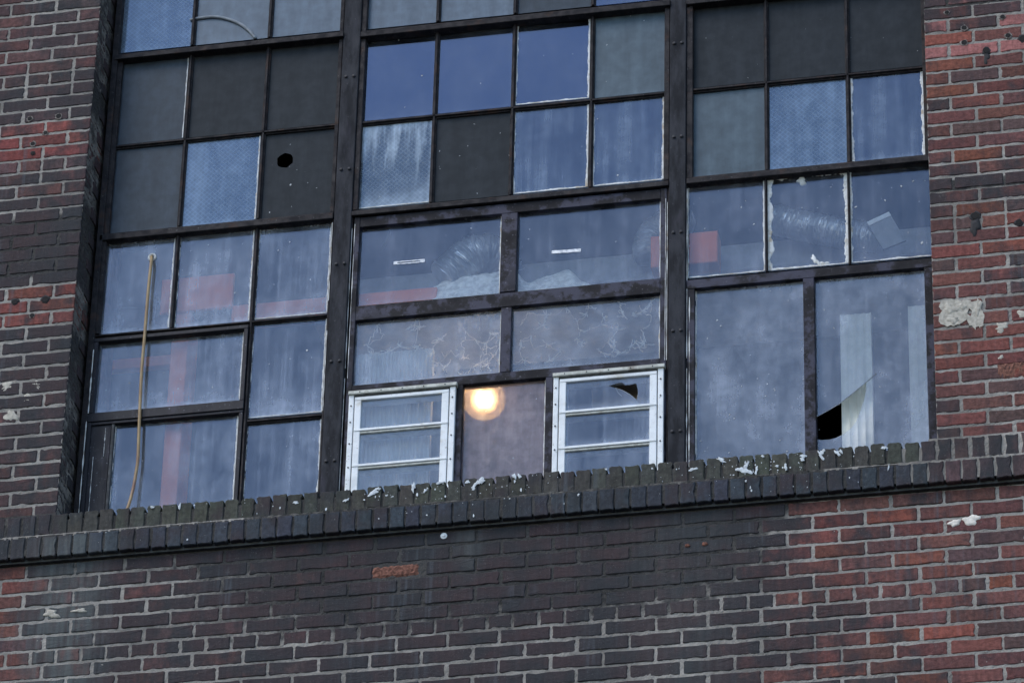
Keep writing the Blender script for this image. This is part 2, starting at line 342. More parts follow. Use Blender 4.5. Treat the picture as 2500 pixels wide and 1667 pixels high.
# ================================================================ bricks
JT = .0100
def brick_mesh(wd, h, dep, seed, r=.0062, jit=.0023, tooth=0., nside=3):
    """one worn brick: rounded, slightly ragged front, depth dep; x,z centred, front at y=0"""
    q = random.Random(seed); a, b = wd/2, h/2; pts = []
    def side(x0, z0, x1, z1, nx, nz, n):
        for i in range(n):
            t = (i+.5)/n; j = abs(q.gauss(0, jit))
            pts.append((x0+(x1-x0)*t-nx*j, z0+(z1-z0)*t-nz*j))
    def corner(cx, cz, sx, sz, rr):
        k = rr*(.6+q.random()*.9)
        return (cx-sx*k, cz, cx, cz-sz*k)
    rt = r + tooth
    nl = nside if wd > h*1.4 else 2; ns = 2 if wd > h*1.4 else nside
    k = [r*(.5+q.random()) for _ in range(2)] + [rt*(.6+.8*q.random()) for _ in range(2)]
    # counter-clockwise from lower left
    pts.append((-a+k[0], -b)); side(-a+k[0], -b, a-k[1], -b, 0, -1, nl); pts.append((a-k[1], -b)); pts.append((a-k[1]*.3, -b+k[1]*.3)); pts.append((a, -b+k[1]))
    side(a, -b+k[1], a, b-k[2], 1, 0, ns); pts.append((a, b-k[2])); pts.append((a-k[2]*.25, b-k[2]*.3)); pts.append((a-k[2]*.9, b))
    side(a-k[2], b, -a+k[3], b, 0, 1, nl); pts.append((-a+k[3]*.9, b)); pts.append((-a+k[3]*.25, b-k[3]*.3)); pts.append((-a, b-k[3]))
    side(-a, b-k[3], -a, -b+k[0], -1, 0, ns); pts.append((-a, -b+k[0])); pts.append((-a+k[0]*.3, -b+k[0]*.3))
    n = len(pts); ins = .0028
    cx = sum(p[0] for p in pts)/n
    vs_ = [(x-ins*np.sign(x)*min(1, abs(x)/(a*.5)), q.gauss(0, .0003), z-ins*np.sign(z)*min(1, abs(z)/(b*.5))) for x, z in pts]
    vs_ += [(x, ins*(.8+q.random()*.7), z) for x, z in pts] + [(x, dep, z) for x, z in pts] + [(cx, -.0004, 0)]
    fs = [(i, (i+1) % n, 3*n) for i in range(n)]
    fs += [(n+i, n+(i+1) % n, (i+1) % n, i) for i in range(n)] + [(2*n+i, 2*n+(i+1) % n, n+(i+1) % n, n+i) for i in range(n)] + [tuple(2*n+i for i in range(n))[::-1]]
    me = bpy.data.meshes.new('brick'); me.from_pydata(vs_, [], fs); me.materials.append(M['brick']); me.update(); return me

S = .2112
BW, BH, BD = S-JT, .0677-JT*.92, .097
MS = [brick_mesh(BW, BH, BD, 100+i) for i in range(14)]
MH = [brick_mesh(S/2-JT, BH, .2, 200+i) for i in range(10)]
RP = .0668
ML = [brick_mesh(RP-.0062, .098, .12, 300+i, r=.004) for i in range(10)]
MU = [brick_mesh(RP-.0048, .102, .2, 400+i, r=.0035, jit=.0024, tooth=(.002, .005, .008, .011)[i % 4]) for i in range(16)]
MUP = [brick_mesh(RP-.0095, .100, .12, 450+i, r=.004) for i in range(8)]

def in_view(x, y, z, m=.035):
    v = Vector((x, y, z)) - CAM; dz = v.dot(_d); f = 11216.9
    u = .5 + f*v.dot(_rr)/dz/2500; t = .5 - f*v.dot(_uu)/dz/1667
    return -m < u < 1+m and -m*1.3 < t < 1+m*1.3

class Masonry:
    """bricks of one thing: those in view are objects, the rest one joined part"""
    def __init__(s, root): s.root = root; s.rest = []
    def put(s, me, x, y, z, col, soot, sx=1., rz=0., margin=.035, rot=0.):
        if in_view(x, y, z, margin):
            o = bpy.data.objects.new('brick', me); COL.objects.link(o); place(o, (x, y, z), s.root)
            o.scale = (sx, 1, 1); o.rotation_euler = (0, rot, rz); o.color = (*col, soot); return o
        s.rest.append((me, x, y, z, sx, rz))
    def finish(s):
        if not s.rest: return
        mb = MB()
        for me, x, y, z, sx, rz in s.rest:
            c, sn = math.cos(rz), math.sin(rz)
            mb.add([(x+(v.co.x*sx)*c-v.co.y*sn, y+(v.co.x*sx)*sn+v.co.y*c, z+v.co.z) for v in me.vertices], [tuple(p.vertices) for p in me.polygons])
        o = mb.build('brickwork', 'brick', s.root); o['kind'] = 'stuff'; o.color = (.1, .055, .052, .45)

def sheet(name, x0, x1, z0, z1, y, parent, soot, step=.009, amp=.0022, axis='y'):
    """rough mortar bed behind the bricks; carries its grime, and shade painted under the sill, as an attribute"""
    nx = max(2, int((x1-x0)/step)); nz = max(2, int((z1-z0)/step))
    X = np.linspace(x0, x1, nx); Z = np.linspace(z0, z1, nz); q = np.random.RandomState(len(name)+nx)
    xx, zz = np.meshgrid(X, Z); rough = q.rand(nz, nx); rough = (rough + np.roll(rough, 1, 1) + np.roll(rough, 1, 0))/3
    dd = (rough-.5)*amp*2.6
    vs_ = np.stack([xx, y+dd, zz], 2) if axis == 'y' else np.stack([y+dd, xx, zz], 2)
    idx = np.arange(nx*nz).reshape(nz, nx)
    fs = np.stack([idx[:-1, :-1], idx[:-1, 1:], idx[1:, 1:], idx[1:, :-1]], 2).reshape(-1, 4)
    me = bpy.data.meshes.new(name); me.from_pydata(vs_.reshape(-1, 3).tolist(), [], fs.tolist()); me.materials.append(M['mortar'])
    at_ = me.attributes.new('soot', 'FLOAT', 'POINT')
    at_.data.foreach_set('value', [soot(float(a), float(b)) for a, b in zip(xx.ravel(), zz.ravel())])
    me.update(); o = bpy.data.objects.new(name, me); COL.objects.link(o); return place(o, (0, 0, 0), parent)

def vary(c, q, v=.22):
    k = 1+q.uniform(-v, v); return tuple(max(0, a*k*(1+q.uniform(-.06, .06))) for a in c)

REDS = [(.155, .055, .045), (.135, .055, .046), (.185, .062, .042), (.115, .052, .046), (.145, .051, .043), (.085, .05, .047), (.13, .054, .048), (.15, .06, .05)]
MAUVE = [(.088, .046, .045), (.105, .048, .044), (.074, .046, .047)]

# ---- wall under the window
wall = thing('brick_wall', 'soot-blackened brick wall below the window sill, turning red towards one side', 'wall', (0, 0, -1.16))
def soot_wall(x, z):
    l = interp([(-2.1, .22), (-1.78, .3), (-1.6, .74), (-1.2, .76), (-.6, .86), (0, .95), (.7, .98), (1.15, .95), (1.5, .62), (1.75, .36), (2.1, .26), (2.6, .3)], x + .35*min(0, z+.45)*(-1 if x > .6 else 0))
    if x > .9 and z < -.45: l = max(l, .55-.25*sstep(1.6, 2.2, x))
    return l
def soot_shade_joint(x, z):
    return .85*sstep(-1.5, -.2, x)*(1-sstep(.95, 1.75, x))*(1-.85*sstep(-.2, -.6, z)) + .14*(1-sstep(1.4, 1.9, x)) + (.35*sstep(-.15, 0, z) if x < 1.5 else 0) + 3*(z > -.004)  # joint soot; last term paints the black shadow strip under the sill
mz = Masonry(wall); q = random.Random(3)
for c in range(1, 18):
    zc = -(c-.5)*.0677
    hdr = c in (7, 14)
    stp = S/2 if hdr else S
    ph = 0 if c % 2 == 0 else S/2
    x = -1.6218 + ph - S*4 + (S/4 if hdr else 0)
    while x < 2.75:
        xc = x + stp/2
        if -2.42 < xc < 2.74:
            s0 = soot_wall(xc, zc) + q.uniform(-.16, .14)
            col = vary(q.choice(REDS) if (xc > 1.35 or xc < -1.72) else q.choice(MAUVE), q)
            if c == 3 and abs(xc+.16) < .1: pass
            else: mz.put(q.choice(MH if hdr else MS), xc+q.uniform(-.0025, .0025), q.uniform(-.0015, .0018), zc+q.uniform(-.0015, .0015), col, s0, margin=.012, rot=q.uniform(-.004, .004))
        x += stp
mz.finish()
sheet('mortar', -2.42, 2.76, -1.16, .012, .0036, wall, soot_shade_joint)
MB().box(-2.42, 2.76, .02, .34, -1.16, .0).build('wall_core', 'mortar', wall)
# spalled brick, bolt and plaster dabs
def spalled(x, z, parent, w_=.2, h_=.058, seed=1):
    q2 = random.Random(seed); nx, nz = 16, 6; mb = MB(); vs_ = []
    for j in range(nz):
        for i in range(nx):
            e = min(i, nx-1-i, j, nz-1-j)
            vs_.append((x-w_/2+w_*i/(nx-1)+q2.gauss(0, .001), (-.002 if e else .006) + (q2.uniform(0, .0045) if e else 0), z-h_/2+h_*j/(nz-1)+q2.gauss(0, .0012)))
    fs = [(j*nx+i, j*nx+i+1, (j+1)*nx+i+1, (j+1)*nx+i) for j in range(nz-1) for i in range(nx-1)]
    mb.add(vs_, fs); o = mb.build('brick', 'crumble', parent); o['label'] = 'spalled orange brick with a crumbling face'; return o
spalled(-.16, -.169, wall, seed=4)
def blob(x, z, rx, rz, y, seed, mat, parent, name, th=.006, n=20, rag=.25, rot=0.):
    q2 = random.Random(seed); pts = []
    ph = [q2.uniform(0, 6.28) for _ in range(4)]
    for i in range(n):
        t = 2*math.pi*i/n; k = 1+rag*(.5*math.sin(2*t+ph[0])+.4*math.sin(3*t+ph[1])+.4*math.sin(5*t+ph[2])+q2.uniform(-.35, .35))
        a, b = rx*k*math.cos(t), rz*k*math.sin(t)
        pts.append((x+a*math.cos(rot)-b*math.sin(rot), z+a*math.sin(rot)+b*math.cos(rot)))
    vs_ = [(a, y+min(.003, th), b) for a, b in pts] + [(x+(a-x)*.93, y-th*.6+q2.gauss(0, th*.1), z+(b-z)*.86) for a, b in pts] + [(x+(a-x)*.45, y-th+q2.gauss(0, th*.15), z+(b-z)*.45) for a, b in pts] + [(x, y-th*1.05, z)]
    fs = [(i, (i+1) % n, n+(i+1) % n, n+i) for i in range(n)] + [(n+i, n+(i+1) % n, 2*n+(i+1) % n, 2*n+i) for i in range(n)] + [(2*n+i, 2*n+(i+1) % n, 3*n) for i in range(n)]
    return MB().add(vs_, fs).build(name, mat, parent, smooth=True)
blob(2.112, -.157, .022, .017, 0, 1, 'plaster_white', wall, 'plaster_patch', .0015, 26, .28); blob(2.178, -.15, .033, .023, 0, 2, 'plaster_white', wall, 'plaster_patch', .0015, 26, .28)
blob(1.04, -.162, .010, .009, 0, 3, 'crumble', wall, 'plaster_patch', .004); blob(1.11, -.161, .011, .010, 0, 4, 'crumble', wall, 'plaster_patch', .004)
blob(-1.6, -.24, .03, .02, 0, 12, 'plaster', wall, 'plaster_patch', .0025, rag=.5); blob(-1.48, -.235, .025, .012, 0, 13, 'plaster', wall, 'plaster_patch', .0025, rag=.5)
def washer(x, z, y, parent):
    mb = MB().tube([(x, y, z), (x, y-.003, z)], .014, 14); mb.tube([(x, y-.003, z), (x, y-.009, z)], .006, 6)
    return mb.build('washer_bolt', 'white', parent)
washer(.038, -.026, 0, wall)

# ---- piers
def pier_z(k, right):       # bed joint heights
    if right: return .2195 + .06715*k
    return .2175 + (.0684*k if k <= 17 else .0684*17+.0663*(k-17))
LT = [(.2, .5), (.45, .6), (.62, .75), (.8, .62), (.92, .8), (1.12, .85), (1.16, .6), (1.23, .3), (1.34, .32), (1.41, .8), (1.45, .98), (1.72, .96), (1.85, .6), (2.0, .45), (2.06, .35), (2.15, .3), (2.22, .4), (2.28, .75), (2.4, .86), (2.46, .6), (2.55, .4), (2.8, .45), (3, .5)]
RT = [(.2, .45), (.3, .34), (.45, .26), (.6, .32), (.75, .24), (.95, .38), (1.05, .34), (1.15, .25), (1.25, .22), (1.33, .35), (1.39, .55), (1.43, .85), (1.48, .8), (1.53, .45), (1.62, .35), (1.75, .28), (1.95, .32), (2.05, .28), (2.12, .15), (2.23, .2), (2.29, .65), (2.4, .85), (2.6, .7)]
def pier(right):
    root = thing('brick_pier', 'red brick pier with cream plaster patches and a dark band, by the cracked pane' if right else 'purplish dark brick pier with bright red bands, beside the hanging hose', 'pier', (2.3 if right else -1.9, 0, .2))
    q = random.Random(11+right); mz = Masonry(root); e = 2.047 if right else -1.613; sg = 1 if right else -1
    tab = RT if right else LT
    for k in range(0, 46):
        z0, z1 = pier_z(k, right), pier_z(k+1, right); zc = (z0+z1)/2
        if zc > 3.36: break
        half = k % 2 == 0; hdr = (k in (33, 26) and not right) or (right and k in (15,))
        x = 0.
        first = True
        while x < .72:
            L = S/2 if ((first and half) or hdr) else S
            xc = e + sg*(x+L/2)
            sc = interp(tab, zc)
            s0 = sc + q.uniform(-.12, .12) + (.12 if (not right and xc > -1.72) else 0) + (.1 if (right and first and half) else 0)
            red = (right or 1.19 < zc < 1.38 or 2.04 < zc < 2.25)
            col = vary(q.choice(REDS), q) if red else vary(q.choice(MAUVE), q)
            if not right and red: col = vary(q.choice([(.19, .052, .044), (.15, .05, .046), (.17, .056, .046)]), q)
            if right and zc > 2.1 and q.random() < .5: col = (.3, .12, .11)
            me = q.choice(MH if L < .15 else MS)
            mz.put(me, xc+q.uniform(-.002, .002)*(not first), q.uniform(-.0012, .0015)*(0 if first else 1), zc+q.uniform(-.0012, .0012), col, s0, margin=.03, rot=q.uniform(-.004, .004))
            if first and not half:      # second brick of the reveal
                o = bpy.data.objects.new('brick', q.choice(MH)); COL.objects.link(o); place(o, (e, .152, zc), root)
                o.scale = (.93, .9, 1); o.rotation_euler = (0, 0, -sg*math.pi/2); o.color = (*col, s0+.15)
            first = False; x += L
    mz.finish()
    a, b = (2.053, 2.76) if right else (-2.42, -1.6195)
    sj = (lambda x, z: .62*(interp(tab, z) > .78) + .12) if right else (lambda x, z: .05+.8*sstep(.8, .97, interp(tab, z)))
    sheet('mortar', a, b, .2, 3.4, .0034, root, sj)
    sheet('mortar', .006, .3, .2, 3.4, 2.0525 if right else -1.6185, root, lambda y, z: .55+.3*sstep(.6, .9, interp(tab, z)), axis='x')
    MB().box(a+(.004 if right else 0), b-(0 if right else .004), .012, .34, .0, 3.4).build('wall_core', 'mortar', root)
    return root
pl, pr = pier(False), pier(True)
pi_ = at(-1.535, 0, .232); MB().box(-1.75, pi_.x, .232, .36, -.9, 4.2, .006).build('reveal_reflection', 'reflect_brown', pl)  # added brown box, stands in for the reveal's reflection in the glass
def anchor(x, z, parent, r=.012, seed=0, pale=True):
    mb = MB(); n = 14; q2 = random.Random(seed)
    rings = [(r*1.55, .003), (r*1.35, -.002), (r*1.1, -.003), (r, -.002), (r*.8, .004)]
    vs_ = [(x+rr*math.cos(2*math.pi*i/n)*(1+q2.uniform(-.3, .3)*(j < 2)), y, z+rr*math.sin(2*math.pi*i/n)*(1+q2.uniform(-.3, .3)*(j < 2))) for j, (rr, y) in enumerate(rings) for i in range(n)]
    fs = [(j*n+i, j*n+(i+1) % n, (j+1)*n+(i+1) % n, (j+1)*n+i) for j in range(len(rings)-1) for i in range(n)]
    o = mb.add(vs_, fs).build('anchor_hole', 'chip' if pale else 'tar', parent)
    MB().tube([(x, .004, z), (x, -.0035, z)], r*.95, n).build('socket', 'hole', o)
for i, (x, z, r_, pale) in enumerate([(-1.898, 2.264, .010, 1), (-1.766, 2.262, .012, 1), (-1.82, 2.179, .009, 1), (-1.873, 2.127, .010, 1), (-1.869, 2.076, .008, 0), (-1.886, 1.305, .012, 0), (-1.75, 1.303, .014, 0), (-1.803, 1.228, .010, 1)]): anchor(x, z, pl, r_, i, pale)
for i, (x, z, r_, pale) in enumerate([(2.221, 2.246, .011, 1), (2.219, 2.169, .012, 1), (2.31, 2.117, .013, 0), (2.405, 2.183, .011, 1), (2.467, 2.159, .014, 0), (2.238, 1.287, .016, 0), (2.417, 1.236, .012, 0), (2.15, 2.335, .009, 1), (2.385, 2.283, .010, 1)]): anchor(x, z, pr, r_, 20+i, pale)
blob(2.236, 1.235, .022, .045, 0, 31, 'tar', pr, 'tar_stain', .003, rag=.35); blob(2.31, 2.08, .012, .035, 0, 32, 'tar', pr, 'tar_stain', .002, rag=.4)
patch = [(2.075, .80), (2.085, .84), (2.075, .862), (2.09, .885), (2.12, .893), (2.15, .888), (2.17, .878), (2.195, .882), (2.215, .872), (2.235, .884), (2.25, .865), (2.246, .83), (2.262, .80), (2.255, .765), (2.245, .735), (2.232, .752), (2.222, .735), (2.21, .76), (2.196, .75), (2.19, .79), (2.172, .775), (2.15, .768), (2.11, .762), (2.082, .775)]
patch_hole = [(2.19, .815), (2.205, .80), (2.212, .825), (2.2, .84)]
q2 = random.Random(3); big = []
for (a, b), (c, e) in zip(patch, patch[1:]+patch[:1]):
    for k_ in range(3): big.append((a+(c-a)*k_/3+q2.gauss(0, .0025), b+(e-b)*k_/3+q2.gauss(0, .0025)))
MB().slab(big, -.0022, .004, [patch_hole]).build('plaster_patch', 'plaster', pr)
for i, (x, z, a, b) in enumerate([(2.125, .845, .03, .022), (2.165, .85, .02, .018), (2.236, .84, .014, .03), (2.13, .79, .03, .014), (2.329, .735, .026, .022), (2.425, .795, .028, .024), (2.321, .593, .011, .010)]): blob(x, z, a, b, -.0022 if i < 4 else .0, 50+i, 'plaster', pr, 'plaster_patch', .0016, 26, rag=.5)
for i, (x, z, a, b) in enumerate([(-1.889, .879, .03, .025), (-1.757, .873, .028, .026), (-1.8, .807, .033, .024), (-1.856, .735, .024, .032)]): blob(x, z, a, b, .001, 70+i, 'plaster', pl, 'plaster_patch', .0012, 26, rag=.5)
spalled(2.36, .53, pr, .12, .09, 9)

# ---- sill: two rowlock courses
sill = thing('brick_sill', 'dark mossy sill of two upright brick courses spattered with droppings, under the window', 'sill', (0, -.03, 0))
mz = Masonry(sill); q = random.Random(21)
def sill_col(x, up):
    if x > 2.0: return vary((.085, .055, .055), q), .55
    if x < -1.62: return vary((.055, .052, .058), q), .75
    return (vary((.05, .052, .043), q), .35) if up else (vary((.038, .046, .058), q), .4)
i = 0; x = -2.39
while x < 2.73:
    c, s0 = sill_col(x, True); win = -1.6 < x < 2.02
    mz.put(q.choice(MU if win else MUP), x+q.uniform(-.002, .002), -.030+q.uniform(-.003, .003), .1655+q.uniform(-.004, .004)*(1 if win else .5), c, s0+q.uniform(-.1, .15), sx=q.uniform(.94, 1.02), margin=.01, rot=q.uniform(-.015, .015))
    c, s0 = sill_col(x, False)
    mz.put(q.choice(ML), x+.031+q.uniform(-.002, .002), -.041+q.uniform(-.002, .002), .058+q.uniform(-.001, .001), c, s0+q.uniform(-.1, .15), sx=q.uniform(.95, 1.02), margin=.01, rot=q.uniform(-.008, .008))
    x += RP
mz.finish()
dk = lambda x, z: .9 if -1.7 < x < 1.9 else (.75 if x < 0 else .1)
sheet('mortar', -2.42, 2.76, .022, .112, -.0355, sill, dk); sheet('mortar', -2.42, 2.76, .112, .186, -.0255, sill, dk)
MB().box(-2.42, 2.76, -.016, .34, .0, .175).build('wall_core', 'gasket', sill)  # dark core colour paints in the shadow below the sill
sheet('mortar', 2.02, 2.76, .18, .222, -.0255, sill, dk); sheet('mortar', -2.42, -1.61, .18, .222, -.0255, sill, dk)
sheet('mortar', -2.42, 2.76, .103, .118, -.034, sill, lambda x, z: .3+.35*(abs(x-.4) < 1.2), amp=.004)
for i, (x, z, a, b, ro) in enumerate([(-.37, .162, .014, .006, .6), (-.257, .186, .02, .012, .3), (-.238, .203, .012, .007, .2), (-.09, .196, .008, .024, .1), (-.04, .175, .010, .006, .7), (.021, .207, .02, .005, .1), (.163, .172, .009, .014, -.5), (.194, .2, .016, .014, .4), (.172, .19, .006, .018, -.6), (.331, .208, .009, .012, .2), (.352, .207, .007, .011, .2), (.136, .2, .008, .010, .8), (1.067, .170, .018, .007, .3), (-1.077, .199, .006, .014, -.3), (-1.194, .207, .009, .006, 0), (-.583, .171, .014, .006, 0), (1.183, .203, .02, .008, -.5), (1.262, .15, .022, .010, -.4), (1.285, .139, .024, .012, -.3), (1.284, .165, .008, .020, -.3), (1.326, .141, .006, .018, -.15), (1.352, .203, .007, .006, 0), (1.444, .145, .007, .016, 0), (1.513, .177, .010, .012, .2), (1.516, .19, .014, .006, 0), (1.594, .2, .010, .012, -.3), (1.588, .182, .005, .03, .5), (1.654, .188, .008, .016, .6), (1.669, .195, .005, .012, .2), (1.843, .196, .012, .008, -.3), (1.284, .089, .005, .005, 0), (1.409, .152, .008, .005, 0), (1.86, .096, .003, .014, -.1), (.6, .09, .004, .006, 0), (-.2, .168, .005, .005, 0), (.9, .19, .005, .004, 0), (.71, .205, .005, .005, 0)]):
    blob(x, z, a*.95, b*.95, (-.0336 if z > .11 else -.0432), 120+i, 'dropping', sill, 'bird_dropping', .0005, 22, .42, ro)
mb = MB(); q2 = random.Random(77)
for _ in range(170):
    x = q2.choice((q2.gauss(1.35, .22), q2.gauss(.1, .25), q2.uniform(-1.5, 2.0))); z = q2.choice((q2.uniform(.125, .212), q2.uniform(.03, .2)))
    r_ = .0012+.0032*q2.random()**3; k = q2.uniform(.5, 2.5); y = -.0342 if z > .112 else -.0437
    mb.add([(x+r_*math.cos(t)*q2.uniform(.6, 1.2), y, z+r_*k*math.sin(t)*q2.uniform(.6, 1.2)) for t in [2*math.pi*i/7 for i in range(7)]], [tuple(range(7))])
mb.build('dropping_spatter', 'dropping', sill)['kind'] = 'stuff'

# ================================================================ windows
def bar(parent, name, x0, x1, z0, z1, yf, yb=G+.02, mat='steel', b=.002):
    """frame member given as it shows in the glass plane, its front standing at depth yf"""
    p0, p1 = at(x0, z0, yf), at(x1, z1, yf)
    return MB().box(p0.x, p1.x, yf, yb, p0.z, p1.z, b).build(name, mat, parent)
def muntin(parent, x0, x1, z0, z1, yf=.186, mat='steel', name='muntin'):
    """glazing bar with a raised rib along its middle"""
    p0, p1 = at(x0, z0, yf), at(x1, z1, yf); w_, h_ = p1.x-p0.x, p1.z-p0.z
    mb = MB().box(p0.x, p1.x, yf+.007, G+.02, p0.z, p1.z, .0015)
    if w_ < h_: mb.box(p0.x+w_*.3, p1.x-w_*.3, yf-.003, yf+.008, p0.z, p1.z, .0012)
    else: mb.box(p0.x, p1.x, yf-.003, yf+.008, p0.z+h_*.3, p1.z-h_*.3, .0012)
    return mb.build(name, mat, parent)
PN = [0]
def clean_back(o):
    """grime lies on the outer face only; the other faces of a pane are bare glass"""
    me = o.data; me.materials.append(M['g_bare'])
    for f in me.polygons: f.material_index = 0 if f.normal.y < -.5 else 1
    return o
def pane(parent, x0, x1, z0, z1, kind, hole=None, tilt=1., y=G, m=.004):
    x0 -= m; x1 += m; z0 -= m; z1 += m; PN[0] += 1
    if y != G:
        a_, b_ = at(x0, z0, y), at(x1, z1, y); x0, z0, x1, z1 = a_.x, a_.z, b_.x, b_.z
        if hole: hole = [(at(u, v, y).x, at(u, v, y).z) for u, v in hole]
    c = ((x0+x1)/2, y, (z0+z1)/2)
    if hole: o = MB().slab([(x0, z0), (x1, z0), (x1, z1), (x0, z1)], y, y+.004, [hole]).build('pane', 'g_'+kind, parent, c)
    else: o = MB().box(x0, x1, y, y+.004, z0, z1).build('pane', 'g_'+kind, parent, c)
    if kind in ('clear', 'clear2', 'dusty', 'lamp', 'louvre'): clean_back(o)
    q2 = random.Random(PN[0]*13); o.rotation_euler = (R(q2.gauss(0, .12)*tilt), 0, R(q2.gauss(0, .12)*tilt))
    return o
def putty(p, sides, wdt=.006, amp=.004, gap=.15, seed=0, y=G-.0025, mat='putty'):
    """ragged strips of old putty or paint along a pane's edges"""
    q2 = random.Random(seed+PN[0]); me = p.data; a = np.array([v.co[:] for v in me.vertices]); wp = wpos(p)
    x0, x1, z0, z1 = a[:, 0].min()+wp.x+.003, a[:, 0].max()+wp.x-.003, a[:, 2].min()+wp.z+.003, a[:, 2].max()+wp.z-.003
    res = []
    for sd in sides:
        mb = MB()
        L = (z1-z0) if sd in 'LR' else (x1-x0); n = max(6, int(L/.008)); ws = []; cur = 0; st = 1
        ph = q2.uniform(0, 9)
        for i in range(n+1):
            k = noise.noise(Vector((i*.16+ph, seed*3.1, ord(sd)))); k2 = noise.noise(Vector((i*.9+ph, seed*1.7, ord(sd)+5)))
            ww = (wdt+.0018)*(1+.8*k) + amp*max(0, k2+.2)
            if k*.5+.5 < gap: ww = 0.0004
            ws.append(max(.0006, ww))
        def P(i, ww, yy):
            t = i/n
            if sd == 'L': return (x0+ww, yy, z0+(z1-z0)*t)
            if sd == 'R': return (x1-ww, yy, z0+(z1-z0)*t)
            if sd == 'B': return (x0+(x1-x0)*t, yy, z0+ww)
            return (x0+(x1-x0)*t, yy, z1-ww)
        vs_ = []
        for i in range(n+1): vs_ += [P(i, 0, y), P(i, ws[i]*.7, y), P(i, ws[i], G+.0005)]
        fs = []
        for i in range(n):
            for j in range(2):
                f = (3*i+j, 3*i+j+1, 3*i+j+4, 3*i+j+3); fs.append(f if sd in 'RB' else f[::-1])
        mb.add(vs_, fs); res.append(mb.build('putty', mat, p))
    return res
def flakes(p, n, seed, big=.006):
    """paint flakes and specks stuck on a pane"""
    q2 = random.Random(seed); a = np.array([v.co[:] for v in p.data.vertices]); wp = wpos(p); mb = MB()
    lo, hi = a.min(0)+np.array(wp), a.max(0)+np.array(wp)
    for _ in range(int(n*1.6)):
        x, z = q2.uniform(lo[0], hi[0]), q2.uniform(lo[2], hi[2]); r_ = big*(.1+q2.random()**4*.9); k = q2.uniform(.15, .8); t0 = q2.gauss(1.2, .8)
        m_ = 6; pts = []
        for i in range(m_):
            t = 2*math.pi*i/m_; u, v = r_*math.cos(t)*q2.uniform(.5, 1.3), r_*k*math.sin(t)*q2.uniform(.5, 1.3)
            pts.append((x+u*math.cos(t0)-v*math.sin(t0), G-.0012, z+u*math.sin(t0)+v*math.cos(t0)))
        mb.add(pts, [tuple(range(m_))])
    o = mb.build('paint_flakes', 'speckle', p); o['kind'] = 'stuff'; return o

ZT = 3.38
# ---------------- window bay beside the dark pier
WL = thing('factory_window', 'steel factory window bay with a hose hanging from its pierced pane, beside the dark pier', 'window', (-1.07, G, .2))
bar(WL, 'jamb', -1.612, -1.586, .2, ZT, .165); bar(WL, 'jamb', -1.586, -1.560, 1.754, 2.69, .180)
for zz in ((.2, 1.2), (1.24, 1.72)): bar(WL, 'jamb', -1.588, -1.566, zz[0], zz[1], .176, mat='black' if zz[0] < 1 else 'steel')
bar(WL, 'jamb', -.566, -.549, 1.754, ZT, .178); bar(WL, 'jamb', -.556, -.548, .2, 1.73, .184)
def transom(parent, x0, x1, za, zb, yf=.158):
    p0, p1 = at(x0, za, yf), at(x1, zb, yf)
    mb = MB().box(p0.x, p1.x, yf, G+.02, p0.z, p1.z, .002); h_ = p1.z-p0.z
    mb.box(p0.x, p1.x, yf+.012, G+.02, p1.z-.001, p1.z+.012, .002)
    return mb.build('transom_bar', 'steel', parent)
transom(WL, -1.600, -.549, 2.692, 2.716); transom(WL, -1.600, -.553, 1.723, 1.752, .165)
for xv in (-1.2435, -.8885):
    muntin(WL, xv-.0105, xv+.0105, 2.728, ZT); muntin(WL, xv-.0105, xv+.0105, 1.758, 2.692)
muntin(WL, -1.2535, -1.2335, 1.234, 1.72); muntin(WL, -.899, -.879, .2, 1.72)
muntin(WL, -1.575, -.56, 2.204, 2.2265); muntin(WL, -1.59, -.55, 1.219, 1.2355); muntin(WL, -.879, -.549, .719, .742)
row0 = [pane(WL, -1.585, -1.254, 2.728, ZT, 'wire'), pane(WL, -1.233, -.899, 2.728, ZT, 'pale'), pane(WL, -.878, -.566, 2.728, ZT, 'pale')]
pa = pane(WL, -1.560, -1.254, 2.2265, 2.688, 'smoke'); putty(pa, 'LR', .003, .001, .0, 1)
pane(WL, -1.233, -.899, 2.2265, 2.688, 'dark'); pane(WL, -.878, -.566, 2.2265, 2.688, 'dark')
pa = pane(WL, -1.560, -1.254, 1.758, 2.204, 'smoke'); putty(pa, 'L', .003, .001, .0, 2)
pa = pane(WL, -1.233, -.899, 1.758, 2.204, 'wire'); putty(pa, 'TR', .003, .004, .3, 3)
q2 = random.Random(5); hole2 = [(-.783+.037*math.cos(t)*q2.uniform(.9, 1.08), 2.05+.040*math.sin(t)*q2.uniform(.9, 1.08)) for t in [2*math.pi*i/16 for i in range(16)]]
pa = pane(WL, -.878, -.566, 1.758, 2.204, 'dark', hole2); flakes(pa, 10, 8)
q2 = random.Random(6); hole_h = [(-1.354+.008*math.cos(2*math.pi*i/10), 1.606+.008*math.sin(2*math.pi*i/10)) for i in range(10)]
pa = pane(WL, -1.566, -1.254, 1.2375, 1.706, 'clear', hole_h); putty(pa, 'LRT', .003, .004, .25, 11); flakes(pa, 25, 31)
pa = pane(WL, -1.233, -.899, 1.2375, 1.706, 'clear'); putty(pa, 'LTR', .004, .003, .2, 12); flakes(pa, 16, 32)
pa = pane(WL, -.878, -.556, 1.2375, 1.706, 'clear'); putty(pa, 'LRB', .003, .003, .25, 13); flakes(pa, 16, 33)
pa = pane(WL, -.878, -.556, .745, 1.216, 'clear'); putty(pa, 'LRTB', .003, .003, .2, 14); flakes(pa, 12, 34)
pa = pane(WL, -.878, -.556, .2, .716, 'clear'); putty(pa, 'LRT', .003, .003, .2, 15); flakes(pa, 12, 35)
